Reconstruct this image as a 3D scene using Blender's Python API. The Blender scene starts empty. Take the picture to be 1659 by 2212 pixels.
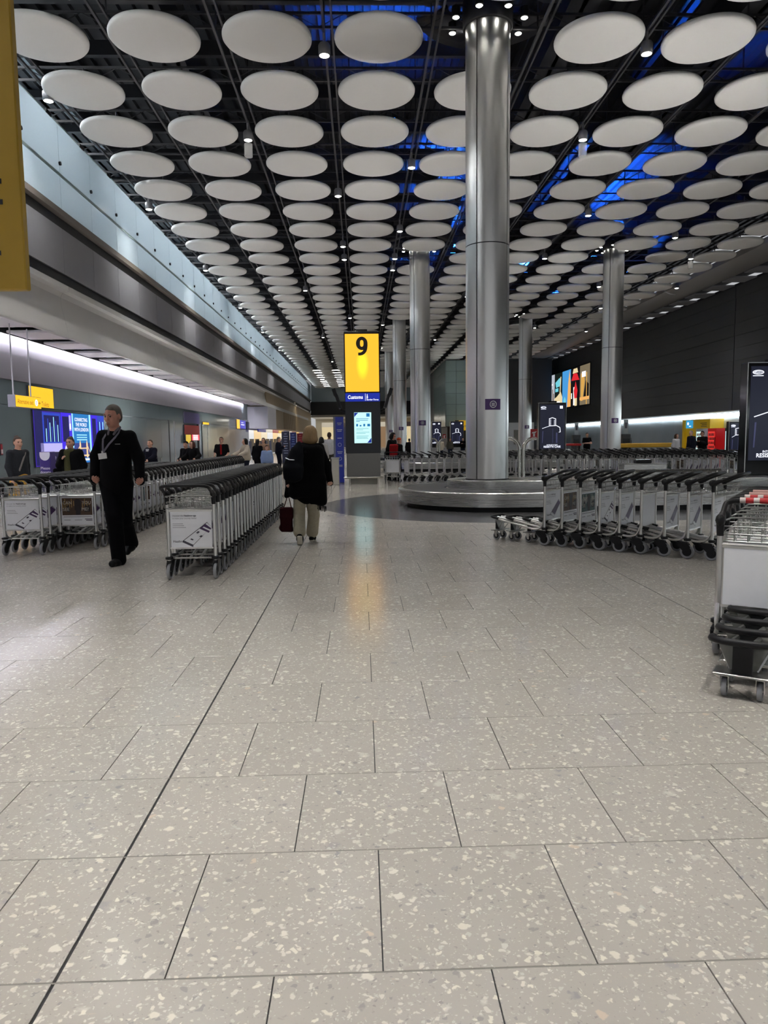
import bpy, math, random
import numpy as np
from mathutils import Vector, Matrix

random.seed(7)
SC = bpy.context.scene
COL = SC.collection

# ------------------------------------------------------------------ camera
FPX, YAW, PITCH, ROLL, EYE = 1563.89, .0294, .1010, .0127, 1.4665
cam_d = bpy.data.cameras.new('camera')
cam_d.sensor_fit = 'HORIZONTAL'
cam_d.sensor_width = 36.0
cam_d.lens = 36.0 * FPX / 1659.0
cam_d.clip_start = .05
cam_d.clip_end = 400
cam = bpy.data.objects.new('camera', cam_d)
COL.objects.link(cam)
_fw = Vector((math.sin(YAW) * math.cos(PITCH), math.cos(YAW) * math.cos(PITCH), -math.sin(PITCH)))
_r0 = Vector((math.cos(YAW), -math.sin(YAW), 0))
_u0 = _r0.cross(_fw)
_r = _r0 * math.cos(ROLL) - _u0 * math.sin(ROLL)
_u = _r0 * math.sin(ROLL) + _u0 * math.cos(ROLL)
_m = Matrix((_r, _u, -_fw)).transposed().to_4x4()
_m.translation = (0, 0, EYE)
cam.matrix_world = _m
SC.camera = cam

# ------------------------------------------------------------------ world, exposure
SC.view_settings.view_transform = 'Standard'
SC.view_settings.look = 'None'
SC.view_settings.gamma = 1.0
SC.view_settings.exposure = 0.15
SC.view_settings.use_curve_mapping = False
SC.cycles.use_denoising = True
SC.cycles.use_adaptive_sampling = True
SC.cycles.adaptive_threshold = .25
SC.cycles.adaptive_min_samples = 16
SC.cycles.use_light_tree = False
SC.cycles.max_bounces = 5
SC.cycles.diffuse_bounces = 3
SC.cycles.glossy_bounces = 2
SC.cycles.transmission_bounces = 4
SC.cycles.transparent_max_bounces = 8
SC.cycles.sample_clamp_indirect = 25.0
SC.cycles.caustics_reflective = False
SC.cycles.caustics_refractive = False
world = bpy.data.worlds.new('hall_fill')
SC.world = world
world.use_nodes = True
world.node_tree.nodes['Background'].inputs[0].default_value = (.95, .97, 1.0, 1)
world.node_tree.nodes['Background'].inputs[1].default_value = .45  # pale fill added for the unseen lit hall behind the camera

def light(kind, name, loc, energy, color=(1, 1, 1), **kw):
    d = bpy.data.lights.new(name, kind)
    d.energy = energy
    d.color = color
    for k, v in kw.items():
        if k not in ('rot', 'aim', 'parent'):
            setattr(d, k, v)
    o = bpy.data.objects.new(name, d)
    o.location = loc
    if 'aim' in kw:
        o.rotation_euler = (Vector(kw['aim']) - Vector(loc)).to_track_quat('-Z', 'Y').to_euler()
    COL.objects.link(o)
    if kw.get('parent'):
        o.parent = kw['parent']
    return o

DOWN_W = 800.0            # one ceiling downlight
BLUE_W = 8500.0            # one blue uplight above the discs
# corridor lamps behind the frosted screen of the upper level (long fluorescent runs)
for k in range(5):
    light('AREA', 'corridor_lamp', (-9.4, 12 + 22 * k, 10.9), 1100, (.95, .975, 1.0), shape='RECTANGLE',
          size=.9, size_y=20.0)

# ------------------------------------------------------------------ pixel helpers (camera model of the photograph)
def ray(px, py):
    qx, qy = px - 829.5, py - 1106.0
    v = _fw + _r * (qx / FPX) - _u * (qy / FPX)
    return v
def ony(px, py, y):
    v = ray(px, py); t = y / v.y
    return Vector((v.x * t, y, EYE + v.z * t))
def onx(px, py, x):
    v = ray(px, py); t = x / v.x
    return Vector((x, v.y * t, EYE + v.z * t))
def onz(px, py, z):
    v = ray(px, py); t = (z - EYE) / v.z
    return Vector((v.x * t, v.y * t, z))

# ------------------------------------------------------------------ materials
MATS = {}
def mat(name, color, rough=.5, metal=0.0, emit=0.0, ecol=None, spec=.5, noise=.06, nscale=18.0, bump=0.0, coat=0.0,
        alpha=1.0):
    if name in MATS:
        return MATS[name]
    m = bpy.data.materials.new(name)
    m.use_nodes = True
    nt = m.node_tree
    b = nt.nodes['Principled BSDF']
    c = tuple(color) + (1,)
    b.inputs['Base Color'].default_value = c
    b.inputs['Roughness'].default_value = rough
    b.inputs['Metallic'].default_value = metal
    b.inputs['Specular IOR Level'].default_value = spec
    if coat:
        b.inputs['Coat Weight'].default_value = coat
        b.inputs['Coat Roughness'].default_value = .1
    if emit:
        b.inputs['Emission Color'].default_value = tuple(ecol or color) + (1,)
        b.inputs['Emission Strength'].default_value = emit
    if alpha < 1:
        b.inputs['Alpha'].default_value = alpha
    if noise:
        tc = nt.nodes.new('ShaderNodeTexCoord')
        n = nt.nodes.new('ShaderNodeTexNoise')
        n.inputs['Scale'].default_value = nscale
        n.inputs['Detail'].default_value = 3
        nt.links.new(tc.outputs['Object'], n.inputs['Vector'])
        r = nt.nodes.new('ShaderNodeMapRange')
        r.inputs['To Min'].default_value = 1 - noise
        r.inputs['To Max'].default_value = 1 + noise
        nt.links.new(n.outputs['Fac'], r.inputs['Value'])
        mx = nt.nodes.new('ShaderNodeMix')
        mx.data_type = 'RGBA'; mx.blend_type = 'MULTIPLY'
        mx.inputs[0].default_value = 1.0
        mx.inputs[6].default_value = c
        nt.links.new(r.outputs['Result'], mx.inputs[7])
        nt.links.new(mx.outputs[2], b.inputs['Base Color'])
        if bump:
            bp = nt.nodes.new('ShaderNodeBump')
            bp.inputs['Strength'].default_value = bump
            bp.inputs['Distance'].default_value = .01
            nt.links.new(n.outputs['Fac'], bp.inputs['Height'])
            nt.links.new(bp.outputs['Normal'], b.inputs['Normal'])
    MATS[name] = m
    return m

def emat(name, color, strength=1.0):
    """a lit surface: lightbox, screen pixel area, lamp lens"""
    if name in MATS:
        return MATS[name]
    m = bpy.data.materials.new(name)
    m.use_nodes = True
    nt = m.node_tree
    b = nt.nodes['Principled BSDF']
    b.inputs['Base Color'].default_value = tuple(.04 * x for x in color) + (1,)
    b.inputs['Roughness'].default_value = .25
    n = nt.nodes.new('ShaderNodeTexNoise')
    n.inputs['Scale'].default_value = 3
    r = nt.nodes.new('ShaderNodeMapRange')
    r.inputs['To Min'].default_value = .96 * strength
    r.inputs['To Max'].default_value = 1.04 * strength
    nt.links.new(n.outputs['Fac'], r.inputs['Value'])
    nt.links.new(r.outputs['Result'], b.inputs['Emission Strength'])
    b.inputs['Emission Color'].default_value = tuple(color) + (1,)
    MATS[name] = m
    return m

def srgb(r, g, b):
    return tuple((x / 12.92 if x <= .04045 else ((x + .055) / 1.055) ** 2.4) for x in (r / 255, g / 255, b / 255))

def steel(name, color, rough, along='Z', strength=.25):
    """brushed stainless steel: streaky roughness and a fine grain"""
    m = bpy.data.materials.new(name)
    m.use_nodes = True
    nt = m.node_tree
    b = nt.nodes['Principled BSDF']
    b.inputs['Metallic'].default_value = 1.0
    b.inputs['Base Color'].default_value = tuple(color) + (1,)
    tc = nt.nodes.new('ShaderNodeTexCoord')
    mp = nt.nodes.new('ShaderNodeMapping')
    mp.inputs['Scale'].default_value = {'Z': (60, 60, .8), 'H': (1.2, 1.2, 90)}[along]
    n = nt.nodes.new('ShaderNodeTexNoise')
    n.inputs['Scale'].default_value = 1.0
    n.inputs['Detail'].default_value = 2
    r = nt.nodes.new('ShaderNodeMapRange')
    r.inputs['To Min'].default_value = rough - .06
    r.inputs['To Max'].default_value = rough + .08
    nt.links.new(tc.outputs['Object'], mp.inputs['Vector'])
    nt.links.new(mp.outputs['Vector'], n.inputs['Vector'])
    nt.links.new(n.outputs['Fac'], r.inputs['Value'])
    nt.links.new(r.outputs['Result'], b.inputs['Roughness'])
    bp = nt.nodes.new('ShaderNodeBump')
    bp.inputs['Strength'].default_value = strength * .10
    bp.inputs['Distance'].default_value = .002
    nt.links.new(n.outputs['Fac'], bp.inputs['Height'])
    nt.links.new(bp.outputs['Normal'], b.inputs['Normal'])
    MATS[name] = m
    return m

STEEL = steel('brushed_steel', (.66, .655, .64), .30)
STEELH = steel('brushed_steel_long', (.48, .475, .46), .27, 'H')
CHROME = mat('trolley_tube', (.62, .61, .59), .28, 1.0, noise=.05)
ALU = mat('aluminium', (.55, .55, .54), .42, .85, noise=.05)
BLACK = mat('black_plastic', (.006, .006, .007), .42, noise=.15, spec=.3)
MATTE_BLACK = mat('matt_black', (.008, .008, .009), .6, noise=.15)
TYRE = mat('grey_tyre', (.25, .255, .27), .6, noise=.1)
WHITE_PRINT = mat('white_panel', (.82, .83, .87), .35, noise=.03)
INK = mat('dark_ink', (.06, .055, .08), .5)
INK_GREY = mat('grey_ink', (.30, .30, .33), .5)
PURPLE_INK = mat('purple_ink', (.06, .025, .10), .4)
DISC = mat('white_disc', (.88, .87, .845), .55, noise=.02, nscale=.7)

# ------------------------------------------------------------------ mesh builder
_TXT = {}
def text_geo(s, bold=0.0):
    key = (s, bold)
    if key in _TXT:
        return _TXT[key]
    cu = bpy.data.curves.new('lettering', 'FONT')
    cu.body = s
    cu.fill_mode = 'FRONT'
    cu.resolution_u = 2
    cu.offset = bold
    ob = bpy.data.objects.new('lettering', cu)
    COL.objects.link(ob)
    dg = bpy.context.evaluated_depsgraph_get()
    me = ob.evaluated_get(dg).to_mesh()
    v = [tuple(x.co)[:2] for x in me.vertices]
    f = [tuple(p.vertices) for p in me.polygons]
    ob.evaluated_get(dg).to_mesh_clear()
    bpy.data.objects.remove(ob)
    bpy.data.curves.remove(cu)
    _TXT[key] = (v, f)
    return v, f

class MB:
    def __init__(s):
        s.v, s.f, s.m = [], [], []
    def add(s, vs, fs, mi=0):
        o = len(s.v)
        s.v.extend([tuple(v) for v in vs])
        for f in fs:
            s.f.append(tuple(o + i for i in f)); s.m.append(mi)
        return s
    def box(s, c, size, mi=0, rz=0.0, axes=None):
        hx, hy, hz = size[0] / 2, size[1] / 2, size[2] / 2
        c = Vector(c)
        if axes is None:
            ax = Vector((math.cos(rz), math.sin(rz), 0)); ay = Vector((-math.sin(rz), math.cos(rz), 0)); az = Vector((0, 0, 1))
        else:
            ax, ay, az = axes
        vs = [c + ax * (hx * i) + ay * (hy * j) + az * (hz * k) for k in (-1, 1) for j in (-1, 1) for i in (-1, 1)]
        s.add(vs, [(0, 2, 3, 1), (4, 5, 7, 6), (0, 1, 5, 4), (1, 3, 7, 5), (3, 2, 6, 7), (2, 0, 4, 6)], mi)
        return s
    def bx(s, x0, x1, y0, y1, z0, z1, mi=0):
        return s.box(((x0 + x1) / 2, (y0 + y1) / 2, (z0 + z1) / 2), (x1 - x0, y1 - y0, z1 - z0), mi)
    def cbox(s, c, size, ch=.01, mi=0, rz=0.0):
        """box with chamfered vertical and top edges"""
        hx, hy, hz = size[0] / 2, size[1] / 2, size[2] / 2
        def ring(dx, dy, z, cc):
            x, y = hx - dx, hy - dy
            return [(-x + cc, -y, z), (x - cc, -y, z), (x, -y + cc, z), (x, y - cc, z), (x - cc, y, z), (-x + cc, y, z),
                    (-x, y - cc, z), (-x, -y + cc, z)]
        rr = [ring(ch, ch, -hz, ch * .5), ring(0, 0, -hz + ch, ch), ring(0, 0, hz - ch, ch), ring(ch, ch, hz, ch * .5)]
        cs, sn = math.cos(rz), math.sin(rz)
        vs = []
        for r in rr:
            for (x, y, z) in r:
                vs.append((c[0] + x * cs - y * sn, c[1] + x * sn + y * cs, c[2] + z))
        fs = [tuple(range(7, -1, -1)), tuple(range(24, 32))]
        for k in range(3):
            for i in range(8):
                j = (i + 1) % 8
                fs.append((k * 8 + i, k * 8 + j, k * 8 + 8 + j, k * 8 + 8 + i))
        return s.add(vs, fs, mi)
    def tube(s, pts, r, n=8, mi=0, caps=True, closed=False):
        pts = [Vector(p) for p in pts]
        rs = r if isinstance(r, (list, tuple)) else [r] * len(pts)
        N = len(pts)
        vs = []
        prev = None
        for i, p in enumerate(pts):
            a = pts[(i - 1) % N] if (closed or i > 0) else p
            b = pts[(i + 1) % N] if (closed or i < N - 1) else p
            t = (b - a)
            t = t.normalized() if t.length > 1e-9 else Vector((0, 0, 1))
            if prev is None:
                ref = Vector((0, 0, 1)) if abs(t.z) < .9 else Vector((1, 0, 0))
                u = t.cross(ref).normalized()
            else:
                u = prev - t * prev.dot(t)
                u = u.normalized() if u.length > 1e-6 else t.cross(Vector((0, 1, 0))).normalized()
            prev = u
            w = t.cross(u)
            for k in range(n):
                an = 2 * math.pi * k / n
                vs.append(p + (u * math.cos(an) + w * math.sin(an)) * rs[i])
        fs = []
        for i in range(N if closed else N - 1):
            j = (i + 1) % N
            for k in range(n):
                l = (k + 1) % n
                fs.append((i * n + k, i * n + l, j * n + l, j * n + k))
        if caps and not closed:
            fs.append(tuple(range(n - 1, -1, -1)))
            fs.append(tuple((N - 1) * n + k for k in range(n)))
        return s.add(vs, fs, mi)
    def lathe(s, prof, c=(0, 0, 0), n=24, mi=0, axis='Z', cap=True):
        """prof: list of (radius, height) along the axis"""
        vs = []
        for (r, h) in prof:
            for k in range(n):
                a = 2 * math.pi * k / n
                x, y = r * math.cos(a), r * math.sin(a)
                p = {'Z': (x, y, h), 'X': (h, x, y), 'Y': (y, h, x)}[axis]
                vs.append((c[0] + p[0], c[1] + p[1], c[2] + p[2]))
        fs = []
        for i in range(len(prof) - 1):
            for k in range(n):
                l = (k + 1) % n
                fs.append((i * n + k, i * n + l, (i + 1) * n + l, (i + 1) * n + k))
        if cap:
            if prof[0][0] > 1e-6:
                fs.append(tuple(range(n - 1, -1, -1)))
            if prof[-1][0] > 1e-6:
                fs.append(tuple((len(prof) - 1) * n + k for k in range(n)))
        return s.add(vs, fs, mi)
    def sphere(s, c, r, n=10, m=6, mi=0):
        rr = r if isinstance(r, (tuple, list)) else (r, r, r)
        vs = [(c[0], c[1], c[2] - rr[2])]
        for i in range(1, m):
            ph = -math.pi / 2 + math.pi * i / m
            for k in range(n):
                a = 2 * math.pi * k / n
                vs.append((c[0] + rr[0] * math.cos(ph) * math.cos(a), c[1] + rr[1] * math.cos(ph) * math.sin(a),
                           c[2] + rr[2] * math.sin(ph)))
        vs.append((c[0], c[1], c[2] + rr[2]))
        fs = [(0, 1 + (k + 1) % n, 1 + k) for k in range(n)]
        for i in range(m - 2):
            for k in range(n):
                l = (k + 1) % n
                fs.append((1 + i * n + k, 1 + i * n + l, 1 + (i + 1) * n + l, 1 + (i + 1) * n + k))
        t = len(vs) - 1
        fs += [(t, 1 + (m - 2) * n + k, 1 + (m - 2) * n + (k + 1) % n) for k in range(n)]
        return s.add(vs, fs, mi)
    def prism(s, poly, o, ax, ay, an, d, mi=0, mside=None):
        """flat outline poly (u,v) at origin o with axes ax, ay; front face at +an*d, back at o"""
        o, ax, ay, an = Vector(o), Vector(ax), Vector(ay), Vector(an)
        n = len(poly)
        vs = [o + ax * u + ay * v for u, v in poly] + [o + ax * u + ay * v + an * d for u, v in poly]
        flip = (ax.cross(ay)).dot(an) < 0
        f1 = tuple(range(n, 2 * n)); f0 = tuple(range(n - 1, -1, -1))
        sides = [(i, (i + 1) % n, n + (i + 1) % n, n + i) for i in range(n)]
        fs = [f1, f0] + sides
        if flip:
            fs = [f[::-1] for f in fs]
        s.add(vs, fs[:1], mi)
        o2 = len(s.v) - 2 * n
        for f in fs[1:]:
            s.f.append(tuple(o2 + i for i in f)); s.m.append(mi if mside is None else mside)
        return s
    def text(s, t, o, ax, ay, size, mi=0, align='L', bold=0.0, sx=1.0):
        v, f = text_geo(t, bold)
        if not v:
            return s
        o, ax, ay = Vector(o), Vector(ax), Vector(ay)
        w = max(x for x, y in v)
        off = {'L': 0, 'C': -w / 2, 'R': -w}[align]
        s.add([o + ax * ((x + off) * size * sx) + ay * (y * size) for x, y in v], f, mi)
        return s
    def build(s, name, mats, parent=None, smooth=False, angle=40):
        me = bpy.data.meshes.new(name)
        me.from_pydata([tuple(v) for v in s.v], [], s.f)
        for m in (mats if isinstance(mats, (list, tuple)) else [mats]):
            me.materials.append(m)
        if any(s.m):
            me.polygons.foreach_set('material_index', s.m)
        if smooth:
            me.polygons.foreach_set('use_smooth', [True] * len(me.polygons))
            me.set_sharp_from_angle(angle=math.radians(angle))
        me.update()
        return link(name, me, parent)

def link(name, data, parent=None):
    o = bpy.data.objects.new(name, data)
    COL.objects.link(o)
    if parent is not None:
        o.parent = parent
    return o
def tag(o, label, cat, group=None):
    o['label'] = label; o['category'] = cat
    if group:
        o['group'] = group
    return o
def thing(name, label, cat, loc=(0, 0, 0), rz=0.0, group=None):
    o = link(name, None)
    o.location = loc; o.rotation_euler = (0, 0, rz)
    o.empty_display_size = .1
    return tag(o, label, cat, group)
def struct(o):
    o['kind'] = 'structure'
    return o
def stuff(o):
    o['kind'] = 'stuff'
    return o
_W = ['zeroth', 'first', 'second', 'third', 'fourth', 'fifth', 'sixth', 'seventh', 'eighth', 'ninth', 'tenth', 'eleventh',
      'twelfth', 'thirteenth', 'fourteenth', 'fifteenth', 'sixteenth', 'seventeenth', 'eighteenth', 'nineteenth', 'twentieth']
_T = {2: 'twenty', 3: 'thirty', 4: 'forty', 5: 'fifty', 6: 'sixty'}
def nth(n):
    if n <= 20:
        return _W[n]
    return (_T[n // 10] + '-' + _W[n % 10]) if n % 10 else {30: 'thirtieth', 40: 'fortieth', 50: 'fiftieth', 60: 'sixtieth'}[n]

# ================================================================== STRUCTURE
def extrude_y(prof, y0, y1, mi=0, mb=None, closed=False):
    mb = mb or MB()
    n = len(prof)
    vs = [(x, y0, z) for x, z in prof] + [(x, y1, z) for x, z in prof]
    fs = [(i, (i + 1) % n, n + (i + 1) % n, n + i) for i in range(n if closed else n - 1)]
    if closed:
        fs += [tuple(range(n - 1, -1, -1)), tuple(range(n, 2 * n))]
    return mb.add(vs, fs, mi)

# ---- terrazzo
def terrazzo(name, per_object=True):
    m = bpy.data.materials.new(name)
    m.use_nodes = True
    nt = m.node_tree; N = nt.nodes; L = nt.links
    b = N['Principled BSDF']
    geo = N.new('ShaderNodeNewGeometry')
    warp = N.new('ShaderNodeTexNoise'); warp.inputs['Scale'].default_value = 34; warp.inputs['Detail'].default_value = 2
    L.new(geo.outputs['Position'], warp.inputs['Vector'])
    wsub = N.new('ShaderNodeVectorMath'); wsub.operation = 'SUBTRACT'; wsub.inputs[1].default_value = (.5, .5, .5)
    L.new(warp.outputs['Color'], wsub.inputs[0])
    wsc = N.new('ShaderNodeVectorMath'); wsc.operation = 'SCALE'; wsc.inputs['Scale'].default_value = .045
    L.new(wsub.outputs[0], wsc.inputs[0])
    pos = N.new('ShaderNodeVectorMath'); pos.operation = 'ADD'
    L.new(geo.outputs['Position'], pos.inputs[0]); L.new(wsc.outputs[0], pos.inputs[1])
    def mathn(op, a, bb=None, c=None):
        n = N.new('ShaderNodeMath'); n.operation = op
        for i, v in enumerate((a, bb, c)):
            if v is None: continue
            if isinstance(v, (int, float)): n.inputs[i].default_value = v
            else: L.new(v, n.inputs[i])
        return n.outputs[0]
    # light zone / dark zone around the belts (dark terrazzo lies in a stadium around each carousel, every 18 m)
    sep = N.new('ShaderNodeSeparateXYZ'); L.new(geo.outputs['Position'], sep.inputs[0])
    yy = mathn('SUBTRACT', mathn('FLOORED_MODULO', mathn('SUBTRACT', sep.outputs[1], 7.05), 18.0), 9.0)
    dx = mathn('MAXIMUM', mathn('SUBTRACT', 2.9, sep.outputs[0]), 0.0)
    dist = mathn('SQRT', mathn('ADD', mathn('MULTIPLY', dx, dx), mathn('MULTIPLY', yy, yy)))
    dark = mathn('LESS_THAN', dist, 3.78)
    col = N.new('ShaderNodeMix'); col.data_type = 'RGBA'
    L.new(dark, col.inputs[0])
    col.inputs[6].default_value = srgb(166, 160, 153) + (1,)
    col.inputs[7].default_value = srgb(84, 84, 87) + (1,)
    cur = col.outputs[2]
    big = N.new('ShaderNodeTexNoise'); big.inputs['Scale'].default_value = 1.4; big.inputs['Detail'].default_value = 4
    L.new(geo.outputs['Position'], big.inputs['Vector'])
    def layer(cur, scale, presence, size, ramp, soft):
        v = N.new('ShaderNodeTexVoronoi'); v.inputs['Scale'].default_value = scale
        L.new(pos.outputs[0], v.inputs['Vector'])
        sc = N.new('ShaderNodeSeparateColor'); L.new(v.outputs['Color'], sc.inputs[0])
        pres = mathn('GREATER_THAN', sc.outputs[0], 1 - presence)
        rad = mathn('MULTIPLY_ADD', sc.outputs[1], size * .8, size * .35)
        mr = N.new('ShaderNodeMapRange'); L.new(v.outputs['Distance'], mr.inputs['Value'])
        L.new(rad, mr.inputs['From Max']); L.new(mathn('MULTIPLY', rad, 1 - soft), mr.inputs['From Min'])
        mr.inputs['To Min'].default_value = 1.0; mr.inputs['To Max'].default_value = 0.0
        mask = mathn('MULTIPLY', pres, mr.outputs[0])
        cr = N.new('ShaderNodeValToRGB'); cr.color_ramp.interpolation = 'CONSTANT'
        els = cr.color_ramp.elements
        while len(els) < len(ramp): els.new(.5)
        for e, (p, c) in zip(els, ramp):
            e.position = p; e.color = srgb(*c) + (1,)
        L.new(sc.outputs[2], cr.inputs[0])
        # chips in the dark zone are darker stone
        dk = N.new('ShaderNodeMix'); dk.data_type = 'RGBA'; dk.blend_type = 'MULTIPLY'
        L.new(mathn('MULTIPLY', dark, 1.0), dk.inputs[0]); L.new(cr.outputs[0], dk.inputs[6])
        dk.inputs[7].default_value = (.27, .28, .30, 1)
        mx = N.new('ShaderNodeMix'); mx.data_type = 'RGBA'
        L.new(mask, mx.inputs[0]); L.new(cur, mx.inputs[6]); L.new(dk.outputs[2], mx.inputs[7])
        return mx.outputs[2]
    cur = layer(cur, 9.5, .22, .30, [(0, (186, 181, 173)), (.4, (175, 171, 166)), (.7, (192, 186, 178)), (.9, (155, 151, 149))], .45)
    cur = layer(cur, 95, .62, .46, [(0, (184, 179, 170)), (.35, (156, 150, 144)), (.55, (190, 185, 178)), (.8, (147, 142, 138)), (.93, (175, 164, 154))], .5)
    cur = layer(cur, 46, .66, .46, [(0, (195, 189, 180)), (.4, (183, 179, 172)), (.6, (201, 193, 182)), (.75, (147, 144, 141)), (.88, (206, 200, 187))], .3)
    cur = layer(cur, 20, .34, .34, [(0, (202, 195, 183)), (.3, (181, 179, 173)), (.55, (190, 185, 178)), (.72, (146, 144, 144)), (.80, (204, 198, 188)), (.97, (189, 173, 158))], .3)
    mul = N.new('ShaderNodeMix'); mul.data_type = 'RGBA'; mul.blend_type = 'MULTIPLY'; mul.inputs[0].default_value = 1
    L.new(cur, mul.inputs[6])
    rr = N.new('ShaderNodeMapRange'); rr.inputs['To Min'].default_value = .93; rr.inputs['To Max'].default_value = 1.07
    L.new(big.outputs['Fac'], rr.inputs['Value'])
    if per_object:
        oi = N.new('ShaderNodeObjectInfo')
        L.new(mathn('MULTIPLY', rr.outputs[0], mathn('MULTIPLY_ADD', oi.outputs['Random'], .07, .965)), mul.inputs[7])
    else:
        L.new(rr.outputs[0], mul.inputs[7])
    L.new(mul.outputs[2], b.inputs['Base Color'])
    r2 = N.new('ShaderNodeMapRange'); r2.inputs['To Min'].default_value = .14; r2.inputs['To Max'].default_value = .19
    L.new(big.outputs['Fac'], r2.inputs['Value'])
    L.new(r2.outputs[0], b.inputs['Roughness'])
    b.inputs['Specular IOR Level'].default_value = .5
    MATS[name] = m
    return m

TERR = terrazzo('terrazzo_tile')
GROUT = mat('dark_joint', (.03, .03, .032), .8)

# floor bed with every tile laid on it
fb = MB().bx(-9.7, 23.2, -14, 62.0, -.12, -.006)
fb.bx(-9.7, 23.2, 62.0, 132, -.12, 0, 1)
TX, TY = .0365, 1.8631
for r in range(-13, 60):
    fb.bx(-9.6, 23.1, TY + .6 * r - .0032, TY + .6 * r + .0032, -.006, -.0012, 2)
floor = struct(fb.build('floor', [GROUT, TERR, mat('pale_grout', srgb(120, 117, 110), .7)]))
def tile_row_cuts(r):
    off = TX if r % 2 == 0 else TX + .3
    xs = [off + .6 * k for k in range(-17, 40)]
    mv = [-.8635 + 3.6 * m for m in range(-2, 7)]
    cuts = [(x, .002) for x in xs if min(abs(x - q) for q in mv) > .02] + [(q, .005) for q in mv]
    cuts = sorted(c for c in cuts if -9.6 < c[0] < 23.1)
    return cuts
tiles = []
for r in range(-26, 100):
    y0, y1 = TY + .6 * r + .003, TY + .6 * (r + 1) - .003
    cuts = tile_row_cuts(r)
    for a, b_ in zip(cuts[:-1], cuts[1:]):
        tiles.append((a[0] + a[1], b_[0] - b_[1], y0, y1))
def seen(t):
    best = False
    for x in (t[0], t[1]):
        for y in (t[2], t[3]):
            d = Vector((x, y, -EYE))
            w = d.dot(_fw)
            if w > .3:
                px, py = 829.5 + FPX * d.dot(_r) / w, 1106 - FPX * d.dot(_u) / w
                if 0 <= px <= 1659 and 0 <= py <= 2212:
                    best = True
    return best
vis = sorted([t for t in tiles if t[2] < 14 and seen(t)], key=lambda t: t[2] + .04 * abs(t[0]))[:300]
viss = set(vis)
TILE_ME = {}
def tile_mesh(sx, sy):
    key = (round(sx, 3), round(sy, 3))
    if key not in TILE_ME:
        hx, hy, c, d = sx / 2, sy / 2, .0007, .012
        vs = [(-hx, -hy, -d), (hx, -hy, -d), (hx, hy, -d), (-hx, hy, -d),
              (-hx, -hy, -c), (hx, -hy, -c), (hx, hy, -c), (-hx, hy, -c),
              (-hx + c, -hy + c, 0), (hx - c, -hy + c, 0), (hx - c, hy - c, 0), (-hx + c, hy - c, 0)]
        fs = [(8, 9, 10, 11)]
        for k in (0, 4):
            for i in range(4):
                j = (i + 1) % 4
                fs.append((k + i, k + j, k + 4 + j, k + 4 + i))
        me = bpy.data.meshes.new('tile'); me.from_pydata(vs, [], fs); me.materials.append(TERR)
        TILE_ME[key] = me
    return TILE_ME[key]
for t in vis:
    o = link('tile', tile_mesh(t[1] - t[0], t[3] - t[2]), floor)
    o.location = ((t[0] + t[1]) / 2, (t[2] + t[3]) / 2, 0)
mb = MB()
for t in tiles:
    if t in viss: continue
    x0, x1, y0, y1 = t
    mb.add([(x0, y0, -.008), (x1, y0, -.008), (x1, y1, -.008), (x0, y1, -.008), (x0, y0, 0), (x1, y0, 0), (x1, y1, 0), (x0, y1, 0)],
           [(4, 5, 6, 7), (0, 1, 5, 4), (1, 2, 6, 5), (2, 3, 7, 6), (3, 0, 4, 7)])
stuff(mb.build('tiles_farther_off', TERR, floor))

# ---- left side: upper gallery with frosted screen, fascia, beam, soffit and glazed wall
XL, XW = -8.0, -9.6
GREY_PANEL = mat('grey_fascia', srgb(146, 146, 152), .62, 0, noise=.03, nscale=2)
CREAM = mat('cream_beam', srgb(206, 204, 202), .5, noise=.03, nscale=1.5)
DARK_STRIP = mat('dark_reveal', (.018, .019, .021), .5)
BROWN_STRIP = mat('ledge_trim', srgb(112, 104, 98), .5)
SOFFIT_W = mat('white_soffit', srgb(236, 232, 236), .5)
SATIN = mat('satin_grey_wall', srgb(150, 146, 150), .42, .25, noise=.05, nscale=1.2)
GREEN_GLASS = mat('green_back_painted_glass', srgb(126, 140, 143), .08, 0, spec=.6, noise=.05, nscale=.8)
PLASTER = mat('pale_plaster', srgb(190, 192, 194), .7)

wl = MB()
wl.bx(XW - .25, XW - .03, -14, 62.4, 0, 4.45)                      # backing of the glazed wall
wl.bx(-12.3, -8.12, -14, 117, 5.6, 7.5)                         # gallery slab
wl.bx(-12.3, -8.3, -14, 117, 4.55, 5.6)
wl.bx(-12.3, -12.1, -14, 117, 7.5, 11.4)                         # wall at the back of the gallery
wl.bx(-12.3, -8.5, -14, 117, 11.3, 11.4)                         # gallery ceiling
wall_left = struct(wl.build('wall_left', [mat('gallery_wall', srgb(150, 160, 166), .7)]))
Y0 = 20.55
def span(k): return Y0 + 2.25 * k, Y0 + 2.25 * (k + 1)
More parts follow.
